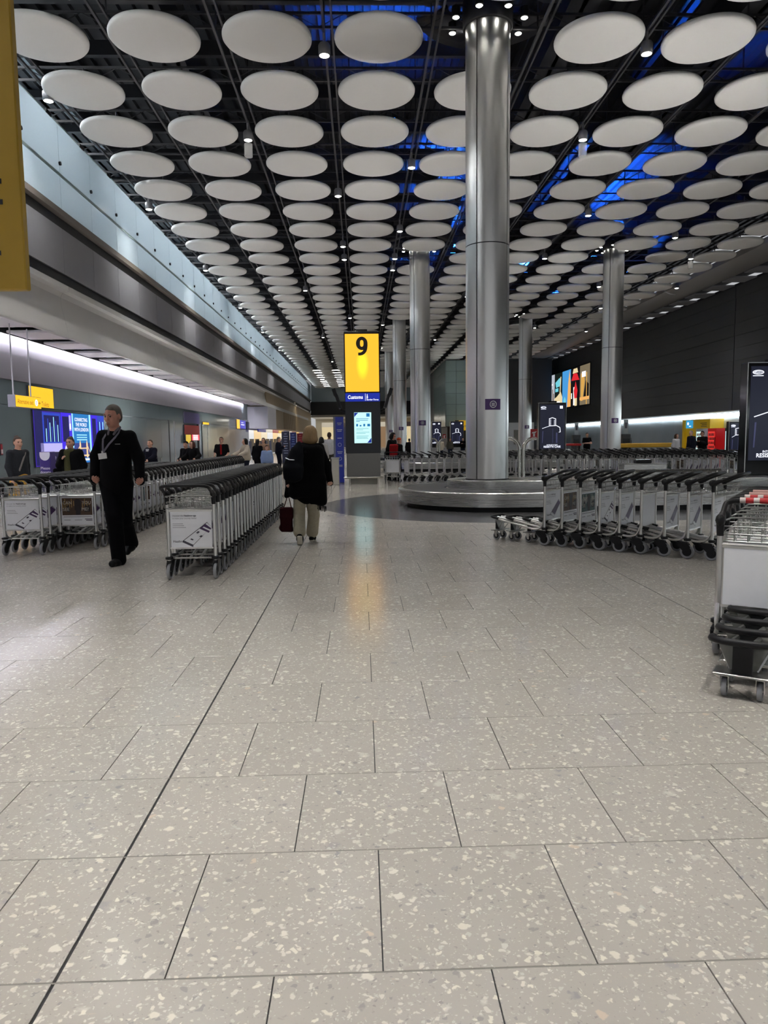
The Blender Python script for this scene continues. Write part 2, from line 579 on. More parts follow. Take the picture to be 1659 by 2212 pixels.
# fascia panels
fp_me = None
for k in range(-8, 43):
    a, b_ = span(k)
    if fp_me is None:
        mb = MB(); mb.box((0, 0, 0), (.06, 2.236, 1.2))
        o = mb.build('fascia_panel', GREY_PANEL, wall_left); fp_me = o.data
    else:
        o = link('fascia_panel', fp_me, wall_left)
    o.location = (XL - .05, (a + b_) / 2, 6.63)
extrude_y([(-8.1, 7.68), (-7.92, 7.68), (-7.92, 7.52), (-8.1, 7.52)], -14, 117).build('ledge', BROWN_STRIP, wall_left)
extrude_y([(-8.08, 7.53), (-8.08, 7.2)], -14, 117).build('reveal', DARK_STRIP, wall_left)
extrude_y([(-8.09, 6.06), (-8.09, 5.68), (-7.93, 5.72), (-7.93, 5.70)], -14, 117).build('reveal', DARK_STRIP, wall_left)
bp = [(-7.93, 5.71), (-7.93, 5.56), (-8.1, 5.54), (-8.17, 5.42), (-8.17, 5.25), (-8.12, 5.0), (-8.06, 4.7), (-8.0, 4.40), (-7.985, 4.36),
      (-7.985, 4.32), (-8.10, 4.32), (-8.10, 4.50)]
bm_me = None
for k in range(-4, 11):
    a = Y0 + 9 * k - 9
    if bm_me is None:
        o = extrude_y(bp, 0, 8.99).build('beam_panel', CREAM, wall_left, smooth=True, angle=30); bm_me = o.data
    else:
        o = link('beam_panel', bm_me, wall_left)
    o.location = (0, a, 0)
# soffit panels, void above
extrude_y([(-8.1, 4.75), (XW, 4.75)], -14, 62).build('soffit_void', DARK_STRIP, wall_left)
sp_me = None
for k in range(-8, 19):
    if sp_me is None:
        mb = MB(); mb.cbox((0, 0, 0), (1.12, 1.36, .07), .015)
        o = mb.build('soffit_panel', SOFFIT_W, wall_left); sp_me = o.data
    else:
        o = link('soffit_panel', sp_me, wall_left)
    o.location = (-8.74, Y0 - .17 + 2.25 * k, 4.395)
extrude_y([(-9.33, 4.75), (-9.33, 4.345), (-9.355, 4.345), (-9.355, 4.75)], -14, 62).build('cove_baffle', DARK_STRIP, wall_left)
# lit satin panels under the cove, then glass
sat = [(XW + .02, 4.30), (XW + .05, 3.95), (XW + .05, 3.20)]
sat_me = None
for k in range(-4, 11):
    a = Y0 + 4.5 * k - 4.5 - 6.9
    if a > 58: break
    if sat_me is None:
        mb = MB()
        extrude_y([(XW + .0, 4.60), (XW + .03, 4.2), (XW + .06, 3.92), (XW + .06, 3.885)], 0, 4.49, 0, mb)
        extrude_y([(XW + .04, 3.88), (XW + .06, 3.875), (XW + .06, 3.20), (XW, 3.19)], 0, 4.49, 0, mb)
        o = mb.build('satin_panel', SATIN, wall_left, smooth=True); sat_me = o.data
    else:
        o = link('satin_panel', sat_me, wall_left)
    o.location = (0, a, 0)
g_me = {}
def pane(name, z0, z1, ya, yb, m, x=XW + .03):
    key = (name, z0, z1, round(yb - ya, 2), m.name)
    if key not in g_me:
        mb = MB(); mb.box((0, 0, 0), (.03, yb - ya - .012, z1 - z0 - .012))
        g_me[key] = mb.build(name, m).data
        o = COL.objects[-1]; o.parent = wall_left
    else:
        o = link(name, g_me[key], wall_left)
    o.location = (x, (ya + yb) / 2, (z0 + z1) / 2)
    return o
for k in range(-4, 12):
    a = Y0 + 4.5 * k - 4.5 + 1.0
    b_ = a + 4.5
    if a > 58: break
    pane('glass_pane', 2.51, 3.185, a, b_, GREEN_GLASS)
    if not (36 < a < 42):
        pane('glass_pane', .1, 2.50, a, a + 2.25, GREEN_GLASS)
        pane('glass_pane', .1, 2.50, a + 2.25, b_, GREEN_GLASS)
struct(MB().bx(XW - .02, XW + .05, -14, 62, 0, .1).build('baseboard_left', DARK_STRIP))
# open doorway with dark frame in the glazed wall
dy0, dy1 = 36.55, 45.55
dm = MB().bx(XW - 2.5, XW - .02, dy0, dy1, 2.5, 2.56).bx(XW - 2.55, XW - 2.45, dy0, dy1, 0, 2.5)
door_1 = struct(dm.build('door_1', GREEN_GLASS))
MB().bx(XW - .1, XW + .06, dy0 - .12, dy0, 0, 2.5).build('frame', DARK_STRIP, door_1)
MB().bx(XW - .1, XW + .06, dy0 + .9, dy0 + 1.02, 0, 2.5).build('frame', ALU, door_1)
MB().bx(XW - .1, XW + .06, dy1 - 2.6, dy1 - 2.4, 0, 2.5).build('frame', DARK_STRIP, door_1)
MB().bx(XW - .1, XW + .06, dy1 - .1, dy1, 0, 2.5).build('frame', ALU, door_1)

# cove lamp along the top of the wall
cv = thing('linear_light', 'long white strip lamp in the cove above the left glazed wall', 'lamp', (XW + .12, 0, 4.50))
MB().bx(-.1, .12, -14, 60, .02, .08).build('housing', ALU, cv)
MB().bx(-.08, .06, -14, 60, -.015, .02).build('diffuser', emat('cove_lamp', (.88, .87, 1.0), 58.0), cv)

# frosted screen on the gallery
def frosted():
    m = bpy.data.materials.new('frosted_glass'); m.use_nodes = True
    nt = m.node_tree; N = nt.nodes; L = nt.links
    out = N['Material Output']; b = N['Principled BSDF']
    b.inputs['Base Color'].default_value = srgb(190, 202, 208) + (1,)
    b.inputs['Roughness'].default_value = .16
    tr = N.new('ShaderNodeBsdfTranslucent'); tr.inputs[0].default_value = srgb(234, 241, 245) + (1,)
    mx = N.new('ShaderNodeMixShader'); fr = N.new('ShaderNodeFresnel'); fr.inputs[0].default_value = 1.45
    n = N.new('ShaderNodeTexNoise'); n.inputs['Scale'].default_value = .5
    mr = N.new('ShaderNodeMapRange'); mr.inputs['To Min'].default_value = .30; mr.inputs['To Max'].default_value = .42
    L.new(n.outputs['Fac'], mr.inputs['Value'])
    mm = N.new('ShaderNodeMath'); mm.operation = 'MAXIMUM'
    L.new(fr.outputs[0], mm.inputs[0]); L.new(mr.outputs[0], mm.inputs[1])
    L.new(mm.outputs[0], mx.inputs[0]); L.new(tr.outputs[0], mx.inputs[1]); L.new(b.outputs[0], mx.inputs[2])
    L.new(mx.outputs[0], out.inputs[0])
    MATS['frosted'] = m
    return m
FROST = frosted()
scr = thing('glass_screen', 'tall frosted glass screen along the upper gallery on the left', 'glass screen', (0, 0, 7.66))
RAILG = mat('screen_rail', srgb(140, 156, 156), .4, .1)
pm = cm = nm = None
for k in range(-6, 43):
    a, b_ = span(k)
    if pm is None:
        mb = MB(); mb.box((0, 0, 0), (.024, 2.232, 2.3)); o = mb.build('pane', FROST, scr); pm = o.data
        mb = MB(); mb.lathe([(.05, -.03), (.05, .03)], n=10, axis='X'); c = mb.build('clamp', BLACK, scr); cm = c.data
        mb = MB(); mb.bx(-.02, .02, -.16, .16, -.07, .02); q = mb.build('top_fixing', MATTE_BLACK, scr); nm = q.data
    else:
        o = link('pane', pm, scr); c = link('clamp', cm, scr); q = link('top_fixing', nm, scr)
    o.location = (-8.02, (a + b_) / 2, 1.17)
    c.location = (-7.99, a, 1.27)
    q.location = (-8.0, a - .55, 2.36)
MB().bx(-8.005, -7.975, -10, 117, .93, 1.0).build('hand_rail', RAILG, scr)
MB().bx(-8.035, -7.995, -10, 117, 2.30, 2.33).build('top_edge', mat('screen_edge', srgb(190, 205, 205), .3), scr)

# ---- right side: dark panelled wall, light beam, soffit
XR = 20.7
DARK_PANEL = mat('charcoal_panel', srgb(74, 75, 78), .48, .15, noise=.10, nscale=.35)
wr = MB().bx(XR + .05, XR + .3, -14, 100, 2.8, 9.7)
wr.bx(XR + .3, XR + 2.6, -14, 100, 2.82, 2.95)
wr.bx(XR + 2.45, XR + 2.6, -14, 100, 0, 2.85)
wall_right = struct(wr.build('wall_right', [DARK_STRIP]))
zz = [2.80 + i * (6.75 / 10) for i in range(11)]
me_c = {}
for j in range(6):
    ya = 4.2 + 18 * j - 18
    for i in range(10):
        if i not in me_c:
            mb = MB(); mb.box((0, 0, 0), (.05, 17.93, 6.75 / 10 - .016))
            o = mb.build('panel', DARK_PANEL, wall_right); me_c[i] = o.data
        else:
            o = link('panel', me_c[i], wall_right)
        o.location = (XR + .015 + .008 * ((i * 7 + j * 3) % 3), ya + 9, (zz[i] + zz[i + 1]) / 2)
RB = mat('grey_edge_beam', srgb(150, 148, 146), .5, noise=.04, nscale=1)
for k in range(7):
    o = extrude_y([(17.45, 9.85), (17.5, 9.62), (17.75, 9.51), (18.2, 9.45), (18.7, 9.44), (18.85, 9.47), (19.15, 9.50), (19.2, 9.56), (19.2, 9.85)], 0, 17.98)\
        .build('edge_beam', RB, wall_right, smooth=True, angle=50)
    o.location = (0, -12 + 18 * k, 0)
extrude_y([(19.1, 9.9), (XR + .1, 9.9)], -14, 105).build('soffit_void', MATTE_BLACK, wall_right)
sp2 = None
for k in range(-6, 37):
    if sp2 is None:
        mb = MB(); mb.cbox((0, 0, 0), (1.22, 1.30, .07), .015)
        o = mb.build('soffit_panel', mat('grey_soffit', srgb(150, 150, 156), .5), wall_right); sp2 = o.data
    else:
        o = link('soffit_panel', sp2, wall_right)
    o.location = (20.0, Y0 + 2.25 * k, 9.58)
LIGHT_GLASS = mat('pale_grey_glass', srgb(188, 196, 202), .22, .0, spec=.5, noise=.08, nscale=.6)
pg = None
for k in range(-4, 36):
    if pg is None:
        mb = MB(); mb.box((0, 0, 0), (.03, 2.235, 2.42)); o = mb.build('glass_pane', LIGHT_GLASS, wall_right); pg = o.data
    else:
        o = link('glass_pane', pg, wall_right)
    o.location = (XR + 2.42, Y0 + 2.25 * k, 1.31)
cv = thing('linear_light', 'long cool white strip lamp under the dark right wall', 'lamp', (XR + 2.3, 0, 2.7))
MB().bx(.03, .12, -14, 100, -.12, .1).build('housing', ALU, cv)
MB().bx(-.02, .03, -14, 100, -.16, .08).build('diffuser', emat('right_lamp', (.84, .95, 1.0), 11.0), cv)

# ---- roof, steelwork, discs
ROOF = mat('dark_roof_deck', (.016, .017, .021), .7, noise=.2, nscale=2)
rm = MB()
n = 0
prof = []
x = -12.3
while x < 23.2:                                        # corrugated deck
    prof += [(x, 13.6), (x + .18, 13.6), (x + .22, 13.5), (x + .40, 13.5)]; x += .44
extrude_y(prof, -14, 132, 0, rm)
ceiling = struct(rm.build('ceiling', ROOF))
STEELWORK = mat('dark_steelwork', (.026, .026, .03), .55, noise=.1)
STEEL_DK = mat('roof_girder', (.022, .023, .028), .6, noise=.1)
RAILM = mat('grey_service_rail', (.075, .075, .08), .5, .3)
DX0, DY0, DP, DZ = .472, 15.557, 2.25, 9.53
for c in range(-4, 8):                                 # rails between the disc columns
    X = DX0 + DP * (c + .5)
    mb = MB()
    mb.bx(X - .025, X + .025, -4, 118, 9.86, 9.92)
    mb.bx(X + .15, X + .19, -4, 118, 9.95, 10.0)
    mb.build('service_rail', RAILM, ceiling)
for r in range(-6, 46):
    Y = DY0 + DP * r
    mb = MB()
    mb.bx(-8.6, 17.6, Y + .55, Y + .60, 10.02, 10.07)
    mb.bx(-8.6, 17.6, Y + .55, Y + .60, 10.30, 10.35)
    for i in range(24):                                # lattice web
        xa = -8.4 + i * 1.09
        mb.tube([(xa, Y + .575, 10.05), (xa + .545, Y + .575, 10.32), (xa + 1.09, Y + .575, 10.05)], .012, 4, 0, False)
    mb.build('lattice_joist', RAILM if r % 2 else STEELWORK, ceiling)
    mb = MB()
    mb.bx(-12, 3.0, Y + 1.35, Y + 1.5, 11.0, 11.35)
    mb.build('cross_beam', STEELWORK, ceiling)
for X, w in ((5.2, .7), (9.4, .9), (13.6, .9), (17.0, .8), (-4.6, .4), (-9.0, .5)):
    mb = MB()
    mb.bx(X - w / 2, X + w / 2, -10, 118, 11.2, 11.3)
    mb.bx(X - w / 2, X + w / 2, -10, 118, 12.5, 12.6)
    mb.bx(X - .05, X + .05, -10, 118, 11.2, 12.6)
    mb.build('roof_girder', STEEL_DK, ceiling)
for k in range(8):
    mb = MB()
    for X in (-5.15, -2.9, -.65, 1.6, 3.85, 6.1, 8.35, 10.6, 12.85, 15.1):
        for q in range(2):
            Y = DY0 + DP * (2 * k + q) * 2 + .57
            mb.bx(X - .015, X + .015, Y - .015, Y + .015, 9.9, 13.5)
    mb.build('hanger', STEELWORK, ceiling)

disc_prof = [(0, .085), (.55, .085), (.84, .075), (.885, .055), (.90, .02), (.895, -.02), (.87, -.05), (.80, -.07), (.5, -.088), (0, -.095)]
dmb = MB(); dmb.lathe(disc_prof[::-1], n=56)
DISC_ME = dmb.build('ceiling_disc', DISC, smooth=True, angle=80).data
_o = COL.objects[-1]; bpy.data.objects.remove(_o)
hmb = MB(); hmb.lathe([(.10, .08), (.10, .14), (.02, .16), (.02, .5)], n=10)
HANG_ME = hmb.build('hanger', RAILM, smooth=True).data
_o = COL.objects[-1]; bpy.data.objects.remove(_o)
cols = list(range(-3, 8))
missing = {(1, 0), (1, 8), (1, 16), (1, 24), (1, 32), (5, 0), (5, 8), (5, 16), (5, 24), (5, 32)}
nd = 0
far = MB()
far_tmp = MB(); far_tmp.lathe([(0, -.095), (.5, -.088), (.87, -.05), (.90, .02), (.84, .075), (0, .085)], n=28)
for r in range(-2, 45):
    for ci, c in enumerate(cols):
        if (c, r) in missing: continue
        loc = (DX0 + DP * c, DY0 + DP * r, DZ)
        if r < 0:
            pass
        if nd < 300 and not (r == -2):
            o = link('ceiling_disc', DISC_ME)
            o.location = loc
            tag(o, 'white round ceiling disc, %s from the glass screen in the %s row back' % (nth(ci + 1), nth(r + 2)), 'ceiling disc',
                'white discs hung under the roof')
            h = link('hanger', HANG_ME, o)
            nd += 1
        else:
            far.add([(v[0] + loc[0], v[1] + loc[1], v[2] + loc[2]) for v in far_tmp.v], far_tmp.f)
fo = far.build('ceiling_disc', DISC, smooth=True, angle=80)
tag(fo, 'small white discs of the farthest ceiling rows towards the far end', 'ceiling disc', 'white discs hung under the roof'); stuff(fo)

# ---- far end
BLK = mat('black_bulkhead', (.006, .006, .007), .5)
fe = MB().bx(-8.0, 23, 117.5, 118.5, 7.45, 11.5, 1)
fe.bx(-8.2, 23.0, 131, 131.6, 0, 13.5, 0)
fe.bx(-8.2, 23.0, 118.6, 131, 5.05, 5.3, 2)
wall_back = struct(fe.build('wall_back', [mat('far_wall', srgb(176, 168, 150), .7), mat('far_balustrade', srgb(176, 190, 192), .3), mat('far_ceiling', srgb(200, 198, 190), .6)]))
MB().bx(-8.0, 23, 116.2, 118.6, 5.3, 7.4).build('bulkhead', BLK, wall_back)
light('AREA', 'far_hall_lamp', (-1, 125, 4.9), 900, (1.0, .95, .84), shape='RECTANGLE', size=12, size_y=8)
# far part of the left wall: warm slatted cladding and a white box
fl = MB().bx(-9.7, -8.05, 62.4, 117, 2.55, 5.6, 0).bx(-12, -11.8, 62, 117, 0, 2.6, 1)
wl2 = struct(fl.build('wall_left_far', [mat('warm_cladding', srgb(178, 160, 132), .55, noise=.1, nscale=1), mat('shop_glow', srgb(200, 190, 175), .6)]))
wl2.name = 'wall_left_end'
for k in range(60):
    o = MB().bx(-8.06, -7.99, 76 + k * .68, 76 + k * .68 + .32, 2.56, 4.4).build('slat', MATS['warm_cladding'], wl2) if k == 0 else link('slat', slat_me, wl2)
    if k == 0: slat_me = o.data
    else: o.location = (0, k * .68, 0)
struct(MB().bx(-9.7, -7.9, 62.0, 68, 2.45, 4.3).build('trim_1', mat('white_bulkhead', srgb(215, 214, 222), .6)))
light('AREA', 'shop_light', (-9.4, 88, 2.5), 260, (1, .93, .82), shape='RECTANGLE', size=2.5, size_y=46)
light('AREA', 'cladding_wash', (-6.9, 90, 5.2), 170, (1, .86, .64), shape='RECTANGLE', size=.3, size_y=46, aim=(-8.4, 90, 3.0))
# green glazed core in the middle distance
core = thing('glazed_core', 'pale green glazed office core behind the second pillar', 'building core', (8.68, 75, 0))
CG = mat('core_glass', srgb(150, 172, 170), .2, .0, noise=.06, nscale=.5)
MB().bx(.05, 11, .05, 20, 2.6, 9.4).build('core_body', mat('core_body', srgb(60, 66, 68), .5), core)
cp = None
for i in range(6):
    for j in range(6):
        if cp is None:
            mb = MB(); mb.box((0, 0, 0), (1.05, .05, 1.1)); o = mb.build('glass_pane', CG, core); cp = o.data
        else:
            o = link('glass_pane', cp, core)
        o.location = (.56 + 1.07 * i, 0, 3.2 + 1.12 * j)
cp = None
for i in range(6):
    for j in range(6):
        if cp is None:
            mb = MB(); mb.box((0, 0, 0), (.05, 1.9, 1.1)); o = mb.build('glass_pane', CG, core); cp = o.data
        else:
            o = link('glass_pane', cp, core)
        o.location = (0, 1.0 + 1.95 * i, 3.2 + 1.12 * j)
MB().bx(.3, 11, 1, 20, 0, 2.6).build('base', DARK_STRIP, core)

# ================================================================== PILLARS
def quarter(z0, z1, R=.465, n=14):
    mb = MB()
    a0, a1 = math.radians(1.6), math.radians(88.4)
    pts = [(R * .93 * math.cos(a0 - .004), R * .93 * math.sin(a0 - .004))]
    for i in range(n + 1):
        a = a0 + (a1 - a0) * i / n
        pts.append((R * math.cos(a), R * math.sin(a)))
    pts.append((R * .93 * math.cos(a1 + .004), R * .93 * math.sin(a1 + .004)))
    k = len(pts)
    vs = [(x, y, z0) for x, y in pts] + [(x, y, z1) for x, y in pts]
    mb.add(vs, [(i, i + 1, k + i + 1, k + i) for i in range(k - 1)])
    return mb
qlo = quarter(.0, 4.94).build('cladding_panel', STEEL, smooth=True, angle=35)
qhi = quarter(4.96, 9.45).build('cladding_panel', STEEL, smooth=True, angle=35)
QLO, QHI = qlo.data, qhi.data
bpy.data.objects.remove(qlo); bpy.data.objects.remove(qhi)
LENS = emat('lamp_lens', (1.0, .97, .90), 14.0)
STICK = mat('purple_sticker', srgb(66, 36, 96), .4)
WHITE_INK = mat('white_ink', (.75, .75, .75), .5)
def ring_poly(r0, r1, n=20):
    return [(r0, r1, n)]
def add_ring(mb, o, ax, ay, r0, r1, n, mi):
    o, ax, ay = Vector(o), Vector(ax), Vector(ay)
    vs = []
    for i in range(n):
        a = 2 * math.pi * i / n
        for r in (r0, r1):
            vs.append(o + ax * (r * math.cos(a)) + ay * (r * math.sin(a)))
    mb.add(vs, [(2 * i, 2 * i + 1, 2 * ((i + 1) % n) + 1, 2 * ((i + 1) % n)) for i in range(n)], mi)
def pillar(x, y, z0, label, lamps, watts):
    p = thing('pillar', label, 'pillar', (x, y, z0), 0, 'round steel pillars')
    zt = 9.95 - z0
    MB().lathe([(.44, 0), (.44, zt)], n=24).build('core', MATTE_BLACK, p, smooth=True)
    MB().lathe([(.475, -.0), (.475, .03)], n=32).build('base_ring', MATTE_BLACK, p, smooth=True)
    for k in range(4):
        for me in (QLO, QHI):
            o = link('cladding_panel', me, p)
            o.rotation_euler = (0, 0, math.radians(-90 - 38 + 90 * k))
            o.location = (0, 0, .03)
    cr = MB()
    cr.lathe([(.50, zt - .02), (.52, zt), (.52, zt + .5), (.3, zt + .9)], n=32)
    crown = cr.build('crown', MATTE_BLACK, p, smooth=True)
    for k in range(4):                                      # dark curved vanes
        a0 = math.radians(45 + 90 * k - 34)
        a1 = a0 + math.radians(68)
        vs = []
        n = 10
        for i in range(n + 1):
            a = a0 + (a1 - a0) * i / n
            for (r, z) in ((.85, zt + .55), (1.15, zt + .40), (1.5, zt + .36)):
                vs.append((r * math.cos(a), r * math.sin(a), z))
        fs = []
        for i in range(n):
            for j in range(2):
                fs.append((3 * i + j, 3 * i + j + 1, 3 * i + 4 + j, 3 * i + 3 + j))
        v = MB().add(vs, fs).build('vane', mat('dark_vane', (.05, .05, .055), .35, .6), p, smooth=True)
        sol = v.modifiers.new('thickness', 'SOLIDIFY'); sol.thickness = .03
    for k in range(8):
        a = math.radians(22.5 + 45 * k)
        lx, ly = .76 * math.cos(a), .76 * math.sin(a)
        mb = MB()
        mb.lathe([(.07, zt + .05), (.085, zt + .06), (.085, zt + .25), (.02, zt + .3)], (lx, ly, 0), 14)
        mb.tube([(lx, ly, zt + .28), (lx * .7, ly * .7, zt + .33)], .02, 6)
        lamp = mb.build('spot_lamp', BLACK, p, smooth=True)
        MB().lathe([(.07, zt + .045), (.05, zt + .03), (0, zt + .025)], (lx, ly, 0), 14).build('lens', LENS, lamp)
        if k in lamps:
            light('SPOT', 'pillar_spot', (x + lx * .98, y + ly * .98, z0 + zt), watts, (1, .96, .88), aim=(x + lx * .60, y + ly * .60, 5),
                  spot_size=math.radians(64), spot_blend=.6, shadow_soft_size=.05)
    # sticker facing the hall
    mb = MB()
    n = 6
    vs = []
    for i in range(n + 1):
        a = math.radians(-90 - 9 + 42 * (i / n - .5) + 15)
        for z in (2.05, 2.28):
            vs.append((.4685 * math.cos(a), .4685 * math.sin(a), z - z0))
    mb.add(vs, [(2 * i, 2 * i + 2, 2 * i + 3, 2 * i + 1) for i in range(n)])
    st = mb.build('sticker', STICK, p)
    a = math.radians(-90 + 6)
    mb = MB()
    add_ring(mb, (.473 * math.cos(a), .473 * math.sin(a), 2.165 - z0), (-math.sin(a), math.cos(a), 0), (0, 0, 1), .062, .075, 24, 0)
    mb.text('LIFT', (.473 * math.cos(a), .473 * math.sin(a), 2.15 - z0), (-math.sin(a), math.cos(a), 0), (0, 0, 1), .04, 0, 'C') if False else None
    for dz in (.02, -.005, -.03):
        mb.box((.472 * math.cos(a), .472 * math.sin(a), 2.168 - z0 + dz), (.07, .002, .012), 0, a + math.pi / 2)
    mb.build('emblem', WHITE_INK, st)
    return p
PX, PY = 2.76, 15.95
pillar(PX, PY, .54, 'nearest brushed steel pillar rising from the carousel end', (4, 5, 6, 7, 0, 3), 75)
pillar(PX, PY + 18, .54, 'second steel pillar back, just right of the yellow number sign', (4, 5, 6, 7), 75)
pillar(PX, PY + 36, .54, 'third steel pillar back, right beside the yellow number sign', (5, 6), 60)
pillar(PX, PY + 54, .54, 'farthest steel pillar half hidden behind the yellow number sign', (5, 6), 60)
pillar(11.72, PY + 18, .54, 'steel pillar in front of the dark wall right of the video screen', (4, 5, 6, 7), 75)
pillar(11.72, PY + 36, .54, 'slim distant steel pillar left of the video screen', (5, 6), 60)

# ================================================================== CEILING DOWNLIGHTS
def downlight(x, y, label, glass=False, watt=DOWN_W, z=9.42, cone=104):
    t = thing('downlight', label, 'downlight', (x, y, z), 0, 'ceiling downlights')
    MB().lathe([(.115, 0), (.125, .02), (.125, .2), (.1, .24), (.03, .26), (.03, .5)], n=16).build('housing', mat('grey_lamp_housing', (.30, .30, .31), .4, .3), t, smooth=True)
    MB().lathe([(.112, .004), (.07, -.015), (0, -.02)], n=16).build('lens', LENS, t)
    if glass:
        MB().lathe([(.11, -.42), (.115, -.40), (.115, -.10)], n=16).build('glass_shade', mat('clear_shade', (.75, .75, .75), .1, alpha=.35), t, smooth=True)
    if watt > 0: light('SPOT', 'downlight_beam', (x, y, z - (.45 if glass else .05)), watt, (1.0, .98, .94), aim=(x, y, 0), spot_size=math.radians(cone),
          spot_blend=1.0, shadow_soft_size=.12)
    return t
names_x = {-5.15: 'on the leftmost rail', 17.3: 'of those added at the grey edge beam', -7.2: 'beside the glass screen', -2.9: 'on the rail left of the number sign', -.65: 'on the rail above the number sign',
           1.6: 'on the rail left of the near pillar', 6.1: 'on the rail right of the near pillar', 8.35: 'over the middle of the right half',
           12.85: 'on the rail near the dark wall', 15.1: 'beside the grey edge beam'}
spots = []  # edge beam row is added; its floor bounce brightens the discs
for x, ys in ((-5.15, (-8, 2.0, 14)), (17.3, (4, 14, 26, 40, 56)), (-7.2, (8.0, 18.05, 26.1, 35.2, 45, 55, 66)), (-2.9, (2.0, 11.2, 20.3, 40, 58, 76)), (-.65, (3.2, 16.0, 24.8, 31.1, 33.3, 49, 66, 84)),
              (1.6, (-8, 1.5, 10, 22.3, 28.9, 33.2, 35.4, 52, 70)), (6.1, (-6, 2, 9.5, 15.9, 20.3, 42, 60, 80)), (8.35, (3, 27, 33.3, 48)),
              (12.85, (-6, 3, 10, 18, 30, 39.5, 54, 72)), (15.1, (12, 24, 33.5, 46))):
    for i, y in enumerate(ys):
        spots.append((x, y, i))
for x, y, i in spots:
    pair = {33.3: 0, 28.9: 0, 33.2: 0, 35.4: 1.2, 31.1: 1.2}.get(y, 0 if y > 73 else 1.0)
    pair *= 1.35 if y < 6 else (.52 if y < 25 else .75)
    downlight(x, y, 'small bright ceiling downlight, %s from the camera %s' % (nth(i + 1), names_x[x]), (x, y) in ((-2.9, 20.3), (6.1, 20.3), (15.1, 33.5)), DOWN_W * pair, cone=76 if y < 6 else 120)
# rows of bright lamps far down the hall
for q, (xa, nm) in enumerate(((-5.15, 'left'), (-2.9, 'right'))):
    for k in range(9):
        t = thing('ceiling_lamp', 'bright flat lamp, %s in the %s line of lights at the far end' % (nth(k + 1), nm), 'lamp',
                  (xa, 86 + 3.2 * k, 9.5), 0, 'lamps at the far end of the hall')
        MB().bx(-.5, .5, -.35, .35, 0, .08).build('housing', ALU, t)
        MB().bx(-.46, .46, -.32, .32, -.02, 0).build('diffuser', emat('far_lamp', (1, .99, .95), 5.0), t)
# blue uplights over the discs
BLUES = ((4.0, 33.5, 10.9, .7), (4.8, 38.0, 10.9, .6), (11.2, 34.0, 10.8, 1.0), (12.2, 38.4, 10.8, 1.1), (13.6, 35.5, 10.8, .7), (9.4, 42.0, 10.8, .7), (15.4, 42.0, 10.8, .6),
         (1.0, 22.4, 10.9, .30), (2.1, 14.2, 10.9, .35), (2.8, 50, 10.9, .4), (13.4, 50, 10.9, .5), (10.6, 23, 10.9, .16))
for k, (x, y, z, w) in enumerate(BLUES):
    t = thing('blue_uplight', 'small blue floodlight hidden above the discs, %s counting from the near pillar back' % nth(k + 1), 'floodlight', (x, y, z), 0, 'blue lamps in the roof')
    MB().cbox((0, 0, -.12), (.3, .2, .12), .02).build('body', BLACK, t)
    MB().bx(-.13, .13, -.08, .08, -.06, -.05).build('lens', emat('blue_lens', (.02, .18, 1.0), 12.0), t)
    light('SPOT', 'blue_glow', (x, y, z + .1), BLUE_W * w, (.01, .13, 1.0), aim=(x, y, z + 5), spot_size=math.radians(116), spot_blend=.5, shadow_soft_size=.1)

